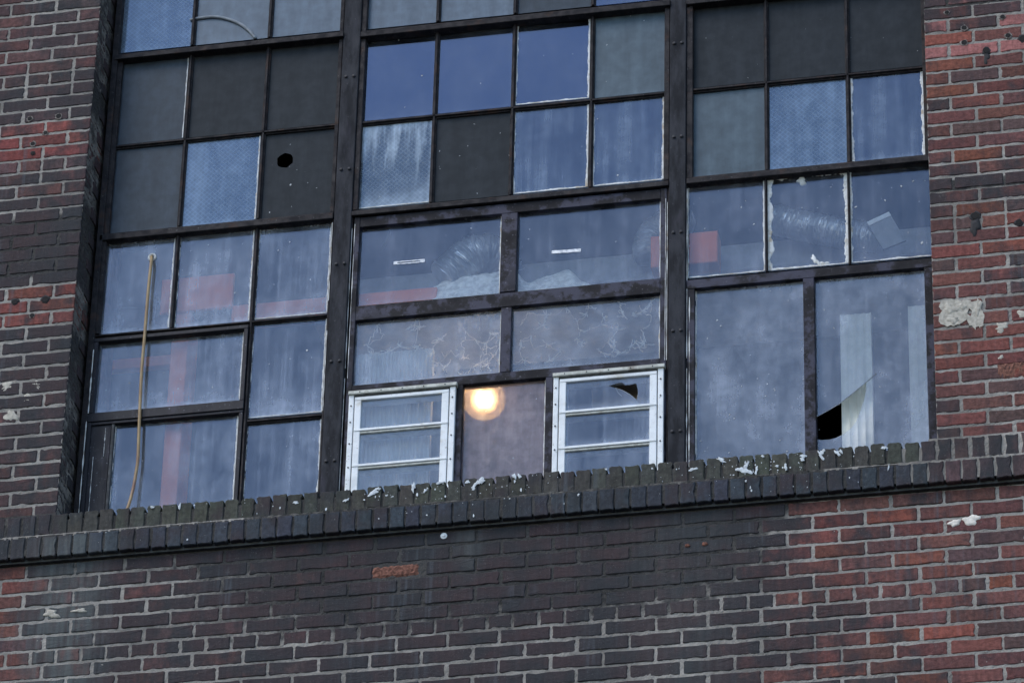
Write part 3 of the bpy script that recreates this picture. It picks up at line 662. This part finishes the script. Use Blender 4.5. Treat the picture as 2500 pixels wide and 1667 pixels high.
# hopper sash
def sash_frame(parent, x0, x1, z0, z1, t, yf, mat):
    """four rails joined into one sash frame"""
    mb = MB()
    for a, b, c, e in ((x0, x1, z1-t[0], z1), (x0, x1, z0, z0+t[1]), (x0, x0+t[2], z0+t[1], z1-t[0]), (x1-t[3], x1, z0+t[1], z1-t[0])):
        p0, p1 = at(a, c, yf), at(b, e, yf); mb.box(p0.x, p1.x, yf, G+.02, p0.z, p1.z, .002)
    return mb.build('sash_frame', mat, parent)
sf = sash_frame(WL, -1.586, -.9, .796, 1.216, (.018, .044, .022, .018), .172, 'black')
pa = pane(WL, -1.563, -.918, .842, 1.197, 'clear'); putty(pa, 'LRT', .003, .002, .1, 16); flakes(pa, 20, 36)
bar(WL, 'rail', -1.586, -.9, .778, .796, .178, mat='black')
bar(WL, 'side_panel', -1.566, -1.475, .2, .778, .186, mat='black'); bar(WL, 'stop', -1.475, -1.462, .2, .778, .182, mat='gasket')
bar(WL, 'stop', -.918, -.9, .2, .778, .180, mat='black')
pa = pane(WL, -1.46, -.918, .2, .776, 'clear'); putty(pa, 'LRT', .005, .003, .05, 17); flakes(pa, 16, 37)
def drip(parent, x, z0, z1, wd, seed, y=.17, mat='putty'):
    q2 = random.Random(seed); n = 26; vs_ = []
    for i in range(n+1):
        t = i/n; p0 = at(x, z0+(z1-z0)*t, y); k = wd*max(.08, .5+noise.noise(Vector((i*.35, seed, 0)))); vs_ += [(p0.x-k/2, y, p0.z), (p0.x+k/2, y, p0.z)]
    return MB().add(vs_, [(2*i, 2*i+1, 2*i+3, 2*i+2) for i in range(n)]).build('paint_streak', mat, parent)
drip(WL, -1.583, .84, 1.16, .009, 3, .1635); drip(WL, -1.588, .3, .8, .008, 4, .1635); drip(WL, -1.545, .3, .62, .004, 5, .1845); drip(WL, -1.5, .62, .76, .004, 6, .1845)

# ---------------- middle bay
WC = thing('factory_window', 'middle window bay with big lower panes, cobwebs, lit lamp and two white louvred units', 'window', (.23, G, .2))
for zz, c in (((1.754, ZT), 'steel'),): bar(WC, 'jamb', -.466, -.444, zz[0], zz[1], .176, mat=c); bar(WC, 'jamb', .897, .920, zz[0], zz[1], .176, mat=c)
transom(WC, -.470, .921, 2.678, 2.706); transom(WC, -.470, .918, 1.727, 1.749, .165)
for xv in (-.120, .2285, .577):
    muntin(WC, xv-.0105, xv+.0105, 2.72, ZT); muntin(WC, xv-.0105, xv+.0105, 1.756, 2.68)
muntin(WC, -.444, .897, 2.199, 2.2225)
cx = [(-.443, -.1305), (-.1095, .218), (.239, .5665), (.5875, .896)]
for (a, b), kd in zip(cx, ('pale', 'pale', 'smoke', 'blue')): pane(WC, a, b, 2.718, ZT, kd)
for i, ((a, b), kd) in enumerate(zip(cx, ('blue', 'blue', 'blue', 'teal'))):
    pa = pane(WC, a, b, 2.2225, 2.674, kd); flakes(pa, 6, 40+i)
    if i == 2: putty(pa, 'LRB', .006, .004, .2, 23)
for i, ((a, b), kd) in enumerate(zip(cx, ('wirerun', 'dark', 'bluestreak', 'bluestreak'))):
    pa = pane(WC, a, b, 1.758, 2.199, kd); flakes(pa, 8 if i != 1 else 14, 44+i)
    if i > 1: putty(pa, 'LRTB', .005, .004, .16, 24+i)
    if i == 0: putty(pa, 'LB', .003, .003, .2, 29)
# newer timber frame in the lower half
bar(WC, 'stile', -.455, -.430, .2, 1.715, .178, mat='peel'); bar(WC, 'stile', .885, .912, .2, 1.715, .178, mat='peel')
bar(WC, 'head', -.430, .885, 1.662, 1.712, .180, mat='peel')
bar(WC, 'post', .194, .264, 1.262, 1.662, .176, mat='peel'); bar(WC, 'post', .204, .249, .862, 1.184, .176, mat='peel')
bar(WC, 'rail', -.430, .885, 1.186, 1.258, .178, mat='peel'); bar(WC, 'rail', -.430, .885, .818, .862, .178, mat='peel')
bar(WC, 'post', .022, .050, .2, .818, .178, mat='peel'); bar(WC, 'post', .403, .434, .2, .818, .178, mat='peel')
for (a, b, c, e, kd, sd) in ((-.430, .194, 1.262, 1.662, 'clear2', 51), (.264, .885, 1.262, 1.662, 'clear2', 52), (-.430, .204, .862, 1.186, 'dusty', 53), (.249, .885, .862, 1.186, 'dusty', 54), (.050, .403, .2, .818, 'lamp', 55)):
    pa = pane(WC, a, b, c, e, kd); putty(pa, 'LR', .002, .002, .2, sd); flakes(pa, 22, sd, .005)
for x, z0, z1, sd, wd in ((-.452, .9, 1.68, 61, .004), (.907, .85, 1.66, 62, .004)): drip(WC, x, z0, z1, wd, sd, .1765)

# cobwebs behind the dusty panes
def cobweb(parent, x0, x1, z0, z1, n, seed, y=G+.012):
    q2 = random.Random(seed); mb = MB(); pts = [(q2.uniform(x0, x1), q2.uniform(z0, z1)) for _ in range(n)]
    def thread(a, b, r0):
        k = 5; L = math.hypot(b[0]-a[0], b[1]-a[1]); P = []
        for i in range(k+1):
            t = i/k; P.append((a[0]+(b[0]-a[0])*t+q2.gauss(0, L*.05), y+q2.uniform(0, .008), a[1]+(b[1]-a[1])*t+q2.gauss(0, L*.05)-L*.1*math.sin(math.pi*t)))
        mb.tube(P, [r0*q2.uniform(.4, 1.3)*(1-.6*abs(2*i/k-1)*q2.random()) for i in range(k+1)], 3, False)
    for i, a in enumerate(pts):
        near = sorted(pts, key=lambda b: (a[0]-b[0])**2+(a[1]-b[1])**2)[1:4]
        for b in near[:q2.choice((1, 2, 2, 3))]:
            if math.hypot(a[0]-b[0], a[1]-b[1]) < .16: thread(a, b, q2.choice((.0010, .0015, .0022)))
        if q2.random() < .35:
            for _ in range(4):
                t = q2.uniform(0, 6.28); l = q2.uniform(.01, .04); thread(a, (a[0]+l*math.cos(t), a[1]+l*math.sin(t)), .003)
    o = mb.build('cobweb', 'web', parent); o['kind'] = 'stuff'; return o
cobweb(WC, -.1, .19, .87, 1.10, 44, 1); cobweb(WC, .27, .87, .90, 1.17, 70, 2); cobweb(WC, .06, .39, .32, .66, 80, 3); cobweb(WC, -.4, -.1, 1.0, 1.17, 12, 4)

# ---------------- bay beside the red pier
WR = thing('factory_window', 'window bay with thick ragged putty and a cracked lower pane, beside the red pier', 'window', (1.5, G, .2))
bar(WR, 'jamb', .995, 1.022, 1.754, ZT, .176); bar(WR, 'jamb', 2.017, 2.07, 1.754, ZT, .176)
transom(WR, .992, 2.06, 2.672, 2.70); transom(WR, .996, 2.06, 1.727, 1.755, .165)
for xv in (1.3425, 1.6945):
    muntin(WR, xv-.0105, xv+.0105, 2.712, ZT); muntin(WR, xv-.0105, xv+.0105, 1.758, 2.674); muntin(WR, xv-.006-.0055, xv-.006+.0055, 1.244, 1.722)
muntin(WR, 1.022, 2.02, 2.199, 2.2225)
rx = [(1.024, 1.332), (1.353, 1.684), (1.705, 2.017)]
for (a, b) in rx: pane(WR, a, b, 2.712, ZT, 'smoke')
for i, (a, b) in enumerate(rx): pa = pane(WR, a, b, 2.2225, 2.672, 'dark'); flakes(pa, 5, 60+i, .004)
for i, ((a, b), kd) in enumerate(zip(rx, ('teal', 'wire', 'bluestreak'))):
    pa = pane(WR, a, b, 1.758, 2.199, kd)
    if i == 2: putty(pa, 'LR', .008, .006, .12, 64); 
    if i == 1: putty(pa, 'T', .003, .004, .3, 65)
for i, (a, b) in enumerate(((1.002, 1.330), (1.343, 1.683), (1.694, 2.06))):
    pa = pane(WR, a, b, 1.246, 1.712, 'clear2'); flakes(pa, 24, 70+i, .008)
    if i == 0: putty(pa, 'LRB', .004, .002, .1, 71)
    if i == 1: putty(pa, 'L', .020, .006, .05, 72); putty(pa, 'RT', .010, .010, .08, 73); putty(pa, 'B', .006, .004, .05, 76); blob(1.49, 1.683, .02, .02, G, 5, 'putty', pa, 'putty_lump', .004, rag=.4); blob(1.545, 1.275, .012, .028, G, 6, 'putty', pa, 'putty_lump', .003, rag=.5, rot=.6); blob(1.58, 1.258, .02, .009, G, 7, 'putty', pa, 'putty_lump', .003, rag=.5)
    if i == 2: putty(pa, 'L', .008, .006, .08, 74); putty(pa, 'B', .004, .003, .1, 75)
bar(WR, 'head', .996, 2.07, 1.192, 1.236, .178, mat='peel')
bar(WR, 'stile', 1.0, 1.032, .2, 1.192, .180, mat='peel'); bar(WR, 'stile', 1.998, 2.07, .2, 1.192, .178, mat='peel')
bar(WR, 'post', 1.490, 1.537, .2, 1.192, .174, mat='peel')
pa = pane(WR, 1.033, 1.490, .2, 1.190, 'dusty'); putty(pa, 'L', .004, .003, .0, 80); flakes(pa, 60, 80, .007)
# cracked pane: the missing piece reaches the post, so the pane is one notched outline
out = [(1.533, .2), (2.0, .2), (2.0, 1.194), (1.533, 1.194), (1.533, .508), (1.56, .522), (1.593, .540), (1.62, .556), (1.645, .572), (1.70, .617), (1.747, .656),
       (1.746, .626), (1.738, .58), (1.721, .523), (1.700, .470), (1.681, .445), (1.66, .427), (1.642, .415), (1.62, .404), (1.591, .398), (1.56, .399), (1.533, .406)]
mb = MB().slab(out, G, G+.004); cp = clean_back(mb.build('pane', 'g_dusty', WR)); flakes(cp, 60, 81, .006)
crack = [(1.645, .572), (1.70, .617), (1.747, .656), (1.79, .694)]
mb = MB()
for a, b in zip(crack, crack[1:]): mb.tube([(a[0], G-.0008, a[1]), (b[0], G-.0008, b[1])], .0011, 4)
mb.build('crack', 'gasket', cp)
MB().tube([(a, G-.0003, b) for a, b in out[4:11]], .0009, 4).build('broken_edge', 'speckle', cp)
drip(WR, 1.010, .3, 1.15, .005, 83, .1785); drip(WR, 1.041, .25, 1.18, .004, 84, G-.001)

# ---------------- mullion covers with bolts
def mullion(x0, x1, label, top_mat):
    root = thing('window_mullion', label, 'mullion', ((x0+x1)/2, .17, .2), 'bolted mullions between the window bays')
    yf = .168; p0, p1 = at(x0, .2, yf), at(x1, ZT, yf)
    mb = MB().box(p0.x, p1.x, yf, G+.03, .2, ZT, .003); mb.build('cover_plate', 'mullion', root)
    for xa, xb in ((x0-.007, x0+.001), (x1-.001, x1+.007)):
        a, b = at(xa, 0, .180), at(xb, 0, .180); MB().box(a.x, b.x, .180, G+.03, .2, ZT, .002).build('edge_strip', 'steel', root)
    for z in (2.965, 2.467, 1.973, 1.482, .99, .5):
        for fx in (.27, .73):
            p = at(x0+(x1-x0)*fx, z, yf); MB().tube([(p.x, yf+.001, p.z), (p.x, yf-.005, p.z), (p.x, yf-.007, p.z)], [.0075, .007, .004], 8).build('bolt', 'bolt', root)
    return root
m1 = mullion(-.547, -.469, 'flat bolted steel mullion between the hose bay and the middle bay', 0)
m2 = mullion(.921, .993, 'bolted steel mullion, scuffed purple-black, between the middle bay and the cracked bay', 1)

for root, x, z0, z1, sd in ((m1, -.4635, .95, 1.66, 301), (m1, -.4635, .3, .9, 302), (m2, .914, .85, 1.64, 303), (m2, .9995, .85, 1.7, 304), (m2, .9995, .3, .8, 305), (m1, -.5525, 1.3, 1.7, 306), (m1, -.5525, .75, 1.15, 307)): drip(root, x, z0, z1, .0048, sd, .1785)
# ---------------- white louvred units
def broken_edge(parent, P, y, rad=.0009):
    MB().tube([(a, y, b) for a, b in P], rad, 4).build('broken_edge', 'speckle', parent)
def louvre(x0, x1, label, broken):
    root = thing('louvre_window', label, 'window', ((x0+x1)/2, .16, .2), 'white louvred window units'); zt = .836; yf = .158
    bar(root, 'flashing', x0-.004, x1+.004, zt-.017, zt, .152, mat='flash'); bar(root, 'drip_shadow_strip', x0, x1, zt-.036, zt-.017, .166, mat='gasket')
    for a, b in ((x0, x0+.022), (x1-.024, x1)): bar(root, 'outer_stile', a, b, .2, zt-.020, yf+.004, mat='white')
    i0, i1 = x0+.026, x1-.028
    bar(root, 'head_rail', i0, i1, .786, .803, yf+.002, mat='white')
    for a, b in ((i0, i0+.028), (i1-.030, i1)): bar(root, 'inner_stile', a, b, .2, .786, yf+.003, mat='white')
    a, b = i0+.028, i1-.030
    for z in (.645, .472, .298):
        bar(root, 'cross_rail', i0, i1, z-.010, z+.002, yf, mat='white'); bar(root, 'cross_rail', i0, i1, z-.024, z-.014, yf+.004, mat='flash'); bar(root, 'seal', i0+.002, i1-.002, z-.0145, z-.0095, yf+.006, mat='gasket')
    for z0, z1 in ((.646, .786), (.474, .620), (.3, .447)):
        h = None
        if broken and z0 > .6: h = [(.672, .750), (.684, .742), (.70, .735), (.729, .721), (.76, .698), (.789, .669), (.793, .69), (.795, .707), (.792, .73), (.785, .750), (.765, .745), (.74, .744), (.733, .754), (.725, .760), (.705, .757), (.69, .752)]
        pa = pane(root, a, b, z0, z1, 'clear' if broken else 'louvre', h, .5, .170, .003)
        if h:
            hh = [(at(u, v, .170).x, at(u, v, .170).z) for u, v in h]
            broken_edge(pa, hh[2:7], .1695); broken_edge(pa, [hh[0], (hh[0][0]-.012, hh[0][1]+.003)], .1695, .0007); broken_edge(pa, [hh[2], (hh[2][0]+.012, hh[2][1]-.026), (hh[2][0]+.028, hh[2][1]-.044)], .1695, .0006)
    k = 0
    for xs_ in (x0+.011, x1-.012):
        for z in (.76, .68, .575, .46, .35):
            p = at(xs_, z, yf+.004); MB().tube([(p.x, yf+.005, p.z), (p.x, yf+.001, p.z)], .0035, 7).build('screw', 'bolt', root)
    for j in range(5):
        p = at(x0+(x1-x0)*(.1+.2*j), zt-.009, .152); MB().tube([(p.x, .153, p.z), (p.x, .150, p.z)], .003, 6).build('screw', 'bolt', root)
    return root
louvre(-.441, .018, 'white louvred unit with intact panes, nearer the hanging hose', 0)
louvre(.436, .902, 'white louvred unit whose top pane has a jagged hole', 1)

# ================================================================ things on and behind the glass
def catmull(P, k=8):
    P = [Vector(p) for p in P]; P = [P[0]*2-P[1]] + P + [P[-1]*2-P[-2]]; o = []
    for i in range(1, len(P)-2):
        for j in range(k):
            t = j/k; a, b, c, d_ = P[i-1:i+3]
            o.append(.5*((2*b)+(c-a)*t+(2*a-5*b+4*c-d_)*t*t+(3*b-3*c+d_-a)*t**3))
    return o + [P[-2]]
hz = thing('hanging_hose', 'thin tan hose hanging from a hole in a pane down to the sill', 'hose', (-1.36, .16, .3))
MB().tube(catmull([Vector((-1.354, .26, 1.60)), Vector((-1.354, .2, 1.606)), at(-1.355, 1.585, .178), at(-1.3585, 1.433, .172), at(-1.359, 1.233, .168), at(-1.360, 1.035, .166), at(-1.354, .799, .165), at(-1.347, .597, .165), at(-1.350, .530, .164), at(-1.358, .445, .155), at(-1.374, .36, .13), at(-1.40, .29, .10)]), .0068, 10).build('hose', 'hose', hz, smooth=True)
mb = MB(); ring = [(-1.352+.014*math.cos(t), G-.003, 1.606+.015*math.sin(t)) for t in [2*math.pi*i/20 for i in range(21)]]
mb.tube(ring, .0052, 8, False).build('grommet', 'putty', hz, smooth=True)

# orange steel frame behind the hose bay
sfm = thing('steel_frame', 'orange painted steel column and beam inside, seen through the hose bay', 'steel frame', (-1.2, .5, -.95))
p0, p1 = at(-1.238, .3, .27), at(-1.165, 1.32, .27)
MB().box(p0.x, p1.x, .27, .42, -.95, p1.z, .004).build('column', 'orange', sfm)
p0, p1 = at(-1.30, 1.315, .25), at(-.978, 1.487, .25); MB().box(p0.x, p1.x, .25, .268, p0.z, p1.z, .003).build('gusset_plate', 'orange', sfm)
p0, p1 = at(-.978, 1.238, .26), at(-.08, 1.32, .26); MB().box(p0.x, p1.x, .26, .33, p0.z, p1.z, .003).build('beam', 'orange', sfm)
p0, p1 = at(-1.60, 1.05, .36), at(-1.2, 1.10, .36); MB().box(p0.x, p1.x, .36, .40, p0.z, p1.z, .003).build('brace', 'orange', sfm)
def lone(mb, name, mat, label, cat, group=None, smooth=False):
    return tag(mb.build(name, mat, None, smooth=smooth), label, cat, group)
p0, p1 = at(.843, 1.317, .25), at(1.129, 1.474, .25)
lone(MB().box(p0.x, p1.x, .25, .34, p0.z, p1.z, .004), 'junction_box', 'orange', 'orange metal box inside, behind the mullion and ragged putty bay', 'box')
p0, p1 = at(-.46, 1.262, .44), at(2.15, 1.395, .44)
lone(MB().box(p0.x, p1.x, .44, .7, p0.z, p1.z, .006), 'ceiling_beam', 'grey', 'long dusty grey beam inside, crossing behind the upper big panes', 'beam')
# suspended ceiling
lone(MB().box(-.62, 2.4, .245, .69, 1.205, 1.235, .003), 'suspended_ceiling', 'tile', 'pale dropped ceiling strip inside, above the lamp', 'ceiling')
# ducts
def duct(P, rad, label, ends=True):
    pts = catmull(P, 10); L = len(pts); fine = []
    for i in range(L-1):
        for j in range(3): fine.append(pts[i].lerp(pts[i+1], j/3))
    q2 = random.Random(len(fine)); rr_ = [rad*(1+(.055 if i % 2 else -.055)+q2.gauss(0, .025)) for i in range(len(fine))]
    mb = MB().tube(fine, rr_, 22, True)
    for i, v in enumerate(mb.v): mb.v[i] = tuple(Vector(v)+Vector((q2.gauss(0, .0016), q2.gauss(0, .0016), q2.gauss(0, .0016))))
    return lone(mb, 'flexible_duct', 'foil', label, 'duct', 'foil ducts above the dropped ceiling')
duct([at(-.05, 1.35, .33), at(0, 1.395, .335), at(.06, 1.455, .34), at(.13, 1.465, .36), at(.19, 1.42, .40), at(.22, 1.34, .44)], .08, 'crumpled silver duct arching behind the big pane with the hollow tape strip')
duct([at(.84, 1.36, .36), at(.83, 1.42, .355), at(.86, 1.49, .36), at(.93, 1.53, .39), at(1.0, 1.53, .44)], .06, 'silver duct curling beside the orange box')
duct([at(1.38, 1.50, .37), at(1.46, 1.465, .35), at(1.58, 1.425, .33), at(1.70, 1.385, .325), at(1.80, 1.355, .32)], .062, 'silver duct behind the pane with the thickest putty')
# insulation
mb = MB(); nx, ny = 60, 16; vs_ = []
q2 = random.Random(9)
for j in range(ny):
    for i in range(nx):
        x = -.20 + .80*i/(nx-1); v = j/(ny-1)
        top = interp([(-.20, 1.24), (-.12, 1.275), (-.05, 1.335), (.02, 1.352), (.12, 1.342), (.20, 1.352), (.27, 1.338), (.31, 1.285), (.36, 1.29), (.42, 1.308), (.48, 1.322), (.51, 1.315), (.54, 1.27), (.6, 1.24)], x)
        y = .245+.12*v; nn = noise.noise(Vector((x*14, v*4, 1)))*.022 + noise.noise(Vector((x*40, v*12, 7)))*.012
        k_ = math.sin(math.pi*min(.5, .08+v*.75))
        p = at(x, 1.2+(top+.01-1.2)*k_, y+nn*.5)
        vs_.append((p.x, y+nn*.7, max(1.236, p.z+nn*(top > 1.25))))
mb.add(vs_, [(j*nx+i, j*nx+i+1, (j+1)*nx+i+1, (j+1)*nx+i) for j in range(ny-1) for i in range(nx-1)])
lone(mb, 'insulation_batt', 'wool', 'heap of fluffy cream insulation lying behind the big upper panes', 'insulation', smooth=False)
# tilted ceiling tile
P = [at(1.764, 1.442, .235), at(1.858, 1.483, .235), at(1.925, 1.335, .25), at(1.83, 1.30, .25)]
nrm = (P[1]-P[0]).cross(P[3]-P[0]).normalized()*.014
if nrm.y < 0: nrm = -nrm
mb = MB().add([*P, *[p+nrm for p in P]], [(3, 2, 1, 0), (4, 5, 6, 7), (0, 1, 5, 4), (1, 2, 6, 5), (2, 3, 7, 6), (3, 0, 4, 7)])
tl = thing('ceiling_tile', 'loose tilted ceiling tile with a white edge, behind the pane next to the red pier', 'tile', P[3])
mb.build('board', 'grey', tl)
e0, e1 = P[0]-Vector((0, .004, 0)), P[1]-Vector((0, .004, 0)); dn = (P[3]-P[0]).normalized()*.02
MB().add([e0, e1, e1+dn, e0+dn, e0+nrm*.9, e1+nrm*.9, e1+dn+nrm*.9, e0+dn+nrm*.9], [(3, 2, 1, 0), (4, 5, 6, 7), (0, 1, 5, 4), (1, 2, 6, 5), (2, 3, 7, 6), (3, 0, 4, 7)]).build('edge', 'tile_edge', tl)
# fluted cream panels and ribbed sheet
def fluted(x0, x1, z1, y, n, depth, name, mat, label, cat, group=None):
    p0, p1 = at(x0, 0, y), at(x1, 0, y); zt = at(x0, z1, y).z; nx = n*8; vs_ = []; fs = []
    for i in range(nx+1):
        x = p0.x+(p1.x-p0.x)*i/nx; dy = depth*(.5-.5*math.cos(2*math.pi*i/8))**.5
        vs_ += [(x, y+dy, -.94), (x, y+dy, zt), (x, y+.03, -.94), (x, y+.03, zt)]
    for i in range(nx):
        a, b = 4*i, 4*i+4; fs += [(a, b, b+1, a+1), (a+2, a+3, b+3, b+2), (a+1, b+1, b+3, a+3)]
    fs += [(0, 1, 3, 2), (4*nx, 4*nx+2, 4*nx+3, 4*nx+1)]
    return lone(MB().add(vs_, fs), name, mat, label, cat, group)
fluted(1.643, 1.772, .995, .25, 4, .006, 'fluted_panel', 'cream', 'upright cream fluted panel inside, seen through the gap in the cracked pane', 'panel', 'cream upright panels')
fluted(1.926, 2.06, 1.008, .25, 4, .004, 'fluted_panel', 'cream', 'upright cream panel inside, hard against the red pier', 'panel', 'cream upright panels')
fluted(-.43, -.085, 1.015, .25, 20, .006, 'ribbed_sheet', 'ribbed', 'ribbed pale sheet inside, behind the intact louvred unit', 'sheet')
p0, p1 = at(.6, .6, .30), at(.86, .80, .30)
M['card'] = plain('card', (.2, .16, .11), .9, var=.15)
lone(MB().box(p0.x, p1.x, .30, .306, p0.z, p1.z, .001), 'cardboard_sheet', 'card', 'dull brown sheet inside, showing through the jagged hole in the louvred unit', 'sheet')
# lamp
LC = at(.143, .735, .42)
lamp = thing('globe_lamp', 'lit round globe lamp with a glowing bulb behind the small middle pane', 'lamp', LC)
def sphere(c, r_, n=24, m=14, sq=1.):
    mb = MB(); vs_ = [(c.x, c.y, c.z-r_*sq)]
    for j in range(1, m):
        for i in range(n):
            a, b = -math.pi/2+math.pi*j/m, 2*math.pi*i/n; vs_.append((c.x+r_*math.cos(a)*math.cos(b), c.y+r_*math.cos(a)*math.sin(b), c.z+r_*sq*math.sin(a)))
    vs_.append((c.x, c.y, c.z+r_*sq)); t = len(vs_)-1
    fs = [(0, 1+(i+1) % n, 1+i) for i in range(n)] + [(1+(j-1)*n+i, 1+(j-1)*n+(i+1) % n, 1+j*n+(i+1) % n, 1+j*n+i) for j in range(1, m-1) for i in range(n)] + [(t, 1+(m-2)*n+i, 1+(m-2)*n+(i+1) % n) for i in range(n)]
    return mb.add(vs_, fs)
sphere(LC, .036, sq=1.08).build('bulb', 'bulb', lamp, smooth=True)
sphere(LC, .055, sq=1.05).build('frosted_envelope', 'g_envelope', lamp, smooth=True)
sphere(LC, .092).build('globe', 'g_globe', lamp, smooth=True)
MB().tube([LC+Vector((0, 0, .03)), LC+Vector((0, 0, .10))], .014, 12).build('socket', 'gasket', lamp)
MB().tube([LC+Vector((0, 0, .085)), LC+Vector((0, 0, .105))], [.05, .035], 16).build('cap', 'gasket', lamp)
MB().tube(catmull([LC+Vector((0, 0, .10)), LC+Vector((0, .06, .125)), LC+Vector((0, .16, .13)), Vector((LC.x, .64, LC.z+.16)), Vector((LC.x, .655, 1.206))], 5), .006, 8).build('bracket_arm', 'gasket', lamp)
# tape strips on the big upper panes
def tape(x0, z0, x1, z1, hgt, label, hollow):
    y = G-.0016; d_ = Vector((x1-x0, 0, z1-z0)); L = d_.length; d_.normalize(); u = Vector((-d_.z, 0, d_.x)); pts = []
    q2 = random.Random(int(x0*1000)); n = 14
    for i in range(n+1): pts.append(Vector((x0, 0, z0))+d_*(L*i/n)+u*(-hgt/2+q2.gauss(0, hgt*.06)))
    for i in range(n, -1, -1): pts.append(Vector((x0, 0, z0))+d_*(L*i/n)+u*(hgt/2+q2.gauss(0, hgt*.06)))
    holes = []
    if hollow:
        h = [Vector((x0, 0, z0))+d_*(L*t)+u*(hgt*.22*s_) for t, s_ in ((.12, -1), (.5, -1.1), (.86, -.8), (.86, .7), (.5, 1.), (.12, .9))]; holes = [[(p.x, p.z) for p in h]]
    lone(MB().slab([(p.x, p.z) for p in pts], y, y+.0012, holes), 'tape_strip', 'tape', label, 'tape', 'tape strips on the big panes')
tape(-.273, 1.459, -.136, 1.458, .015, 'hollow whitish tape strip on the big pane near the plain mullion', 1)
tape(.417, 1.440, .543, 1.436, .015, 'solid white tape strip on the big pane near the orange box', 0)
# loose wires and a pale hoop inside
def wire(P, label, rad=.0035, mat='wire', name='loose_wire', grp='loose wires inside'):
    lone(MB().tube(catmull(P, 6), rad, 6), name, mat, label, name.split('_')[-1], grp, True)
wire([at(-1.62, 1.664, .3), at(-1.526, 1.658, .3), at(-1.433, 1.644, .3), at(-1.336, 1.674, .3), at(-1.267, 1.684, .3), at(-1.18, 1.70, .3)], 'dark wire sagging behind the pierced pane, above the hose hole', .005)
wire([at(-1.6, 1.35, .32), at(-1.532, 1.355, .32), at(-1.434, 1.357, .32), at(-1.285, 1.321, .32), at(-1.27, 1.30, .32)], 'thin dark wire low behind the pierced pane', .003)
wire([at(1.66, 1.905, .24), at(1.709, 1.896, .24), at(1.739, 1.868, .24), at(1.784, 1.774, .24), at(1.80, 1.73, .24)], 'dark wire behind the streaked pane next to the red pier')
wire([at(-.32, 1.70, .3), at(-.31, 1.655, .3), at(-.295, 1.62, .3), at(-.31, 1.57, .3), at(-.33, 1.53, .3)], 'dark wire dangling above the hollow tape strip', .004)
wire([at(-1.26, 2.866, .20-.0), at(-1.231, 2.872, .198), at(-1.14, 2.870, .197), at(-1.051, 2.833, .197), at(-.99, 2.782, .197), at(-.951, 2.728, .198)], 'pale curved scrape arc across the topmost pane above the smoky panes', .0075, 'scrape', 'scrape_arc', None)
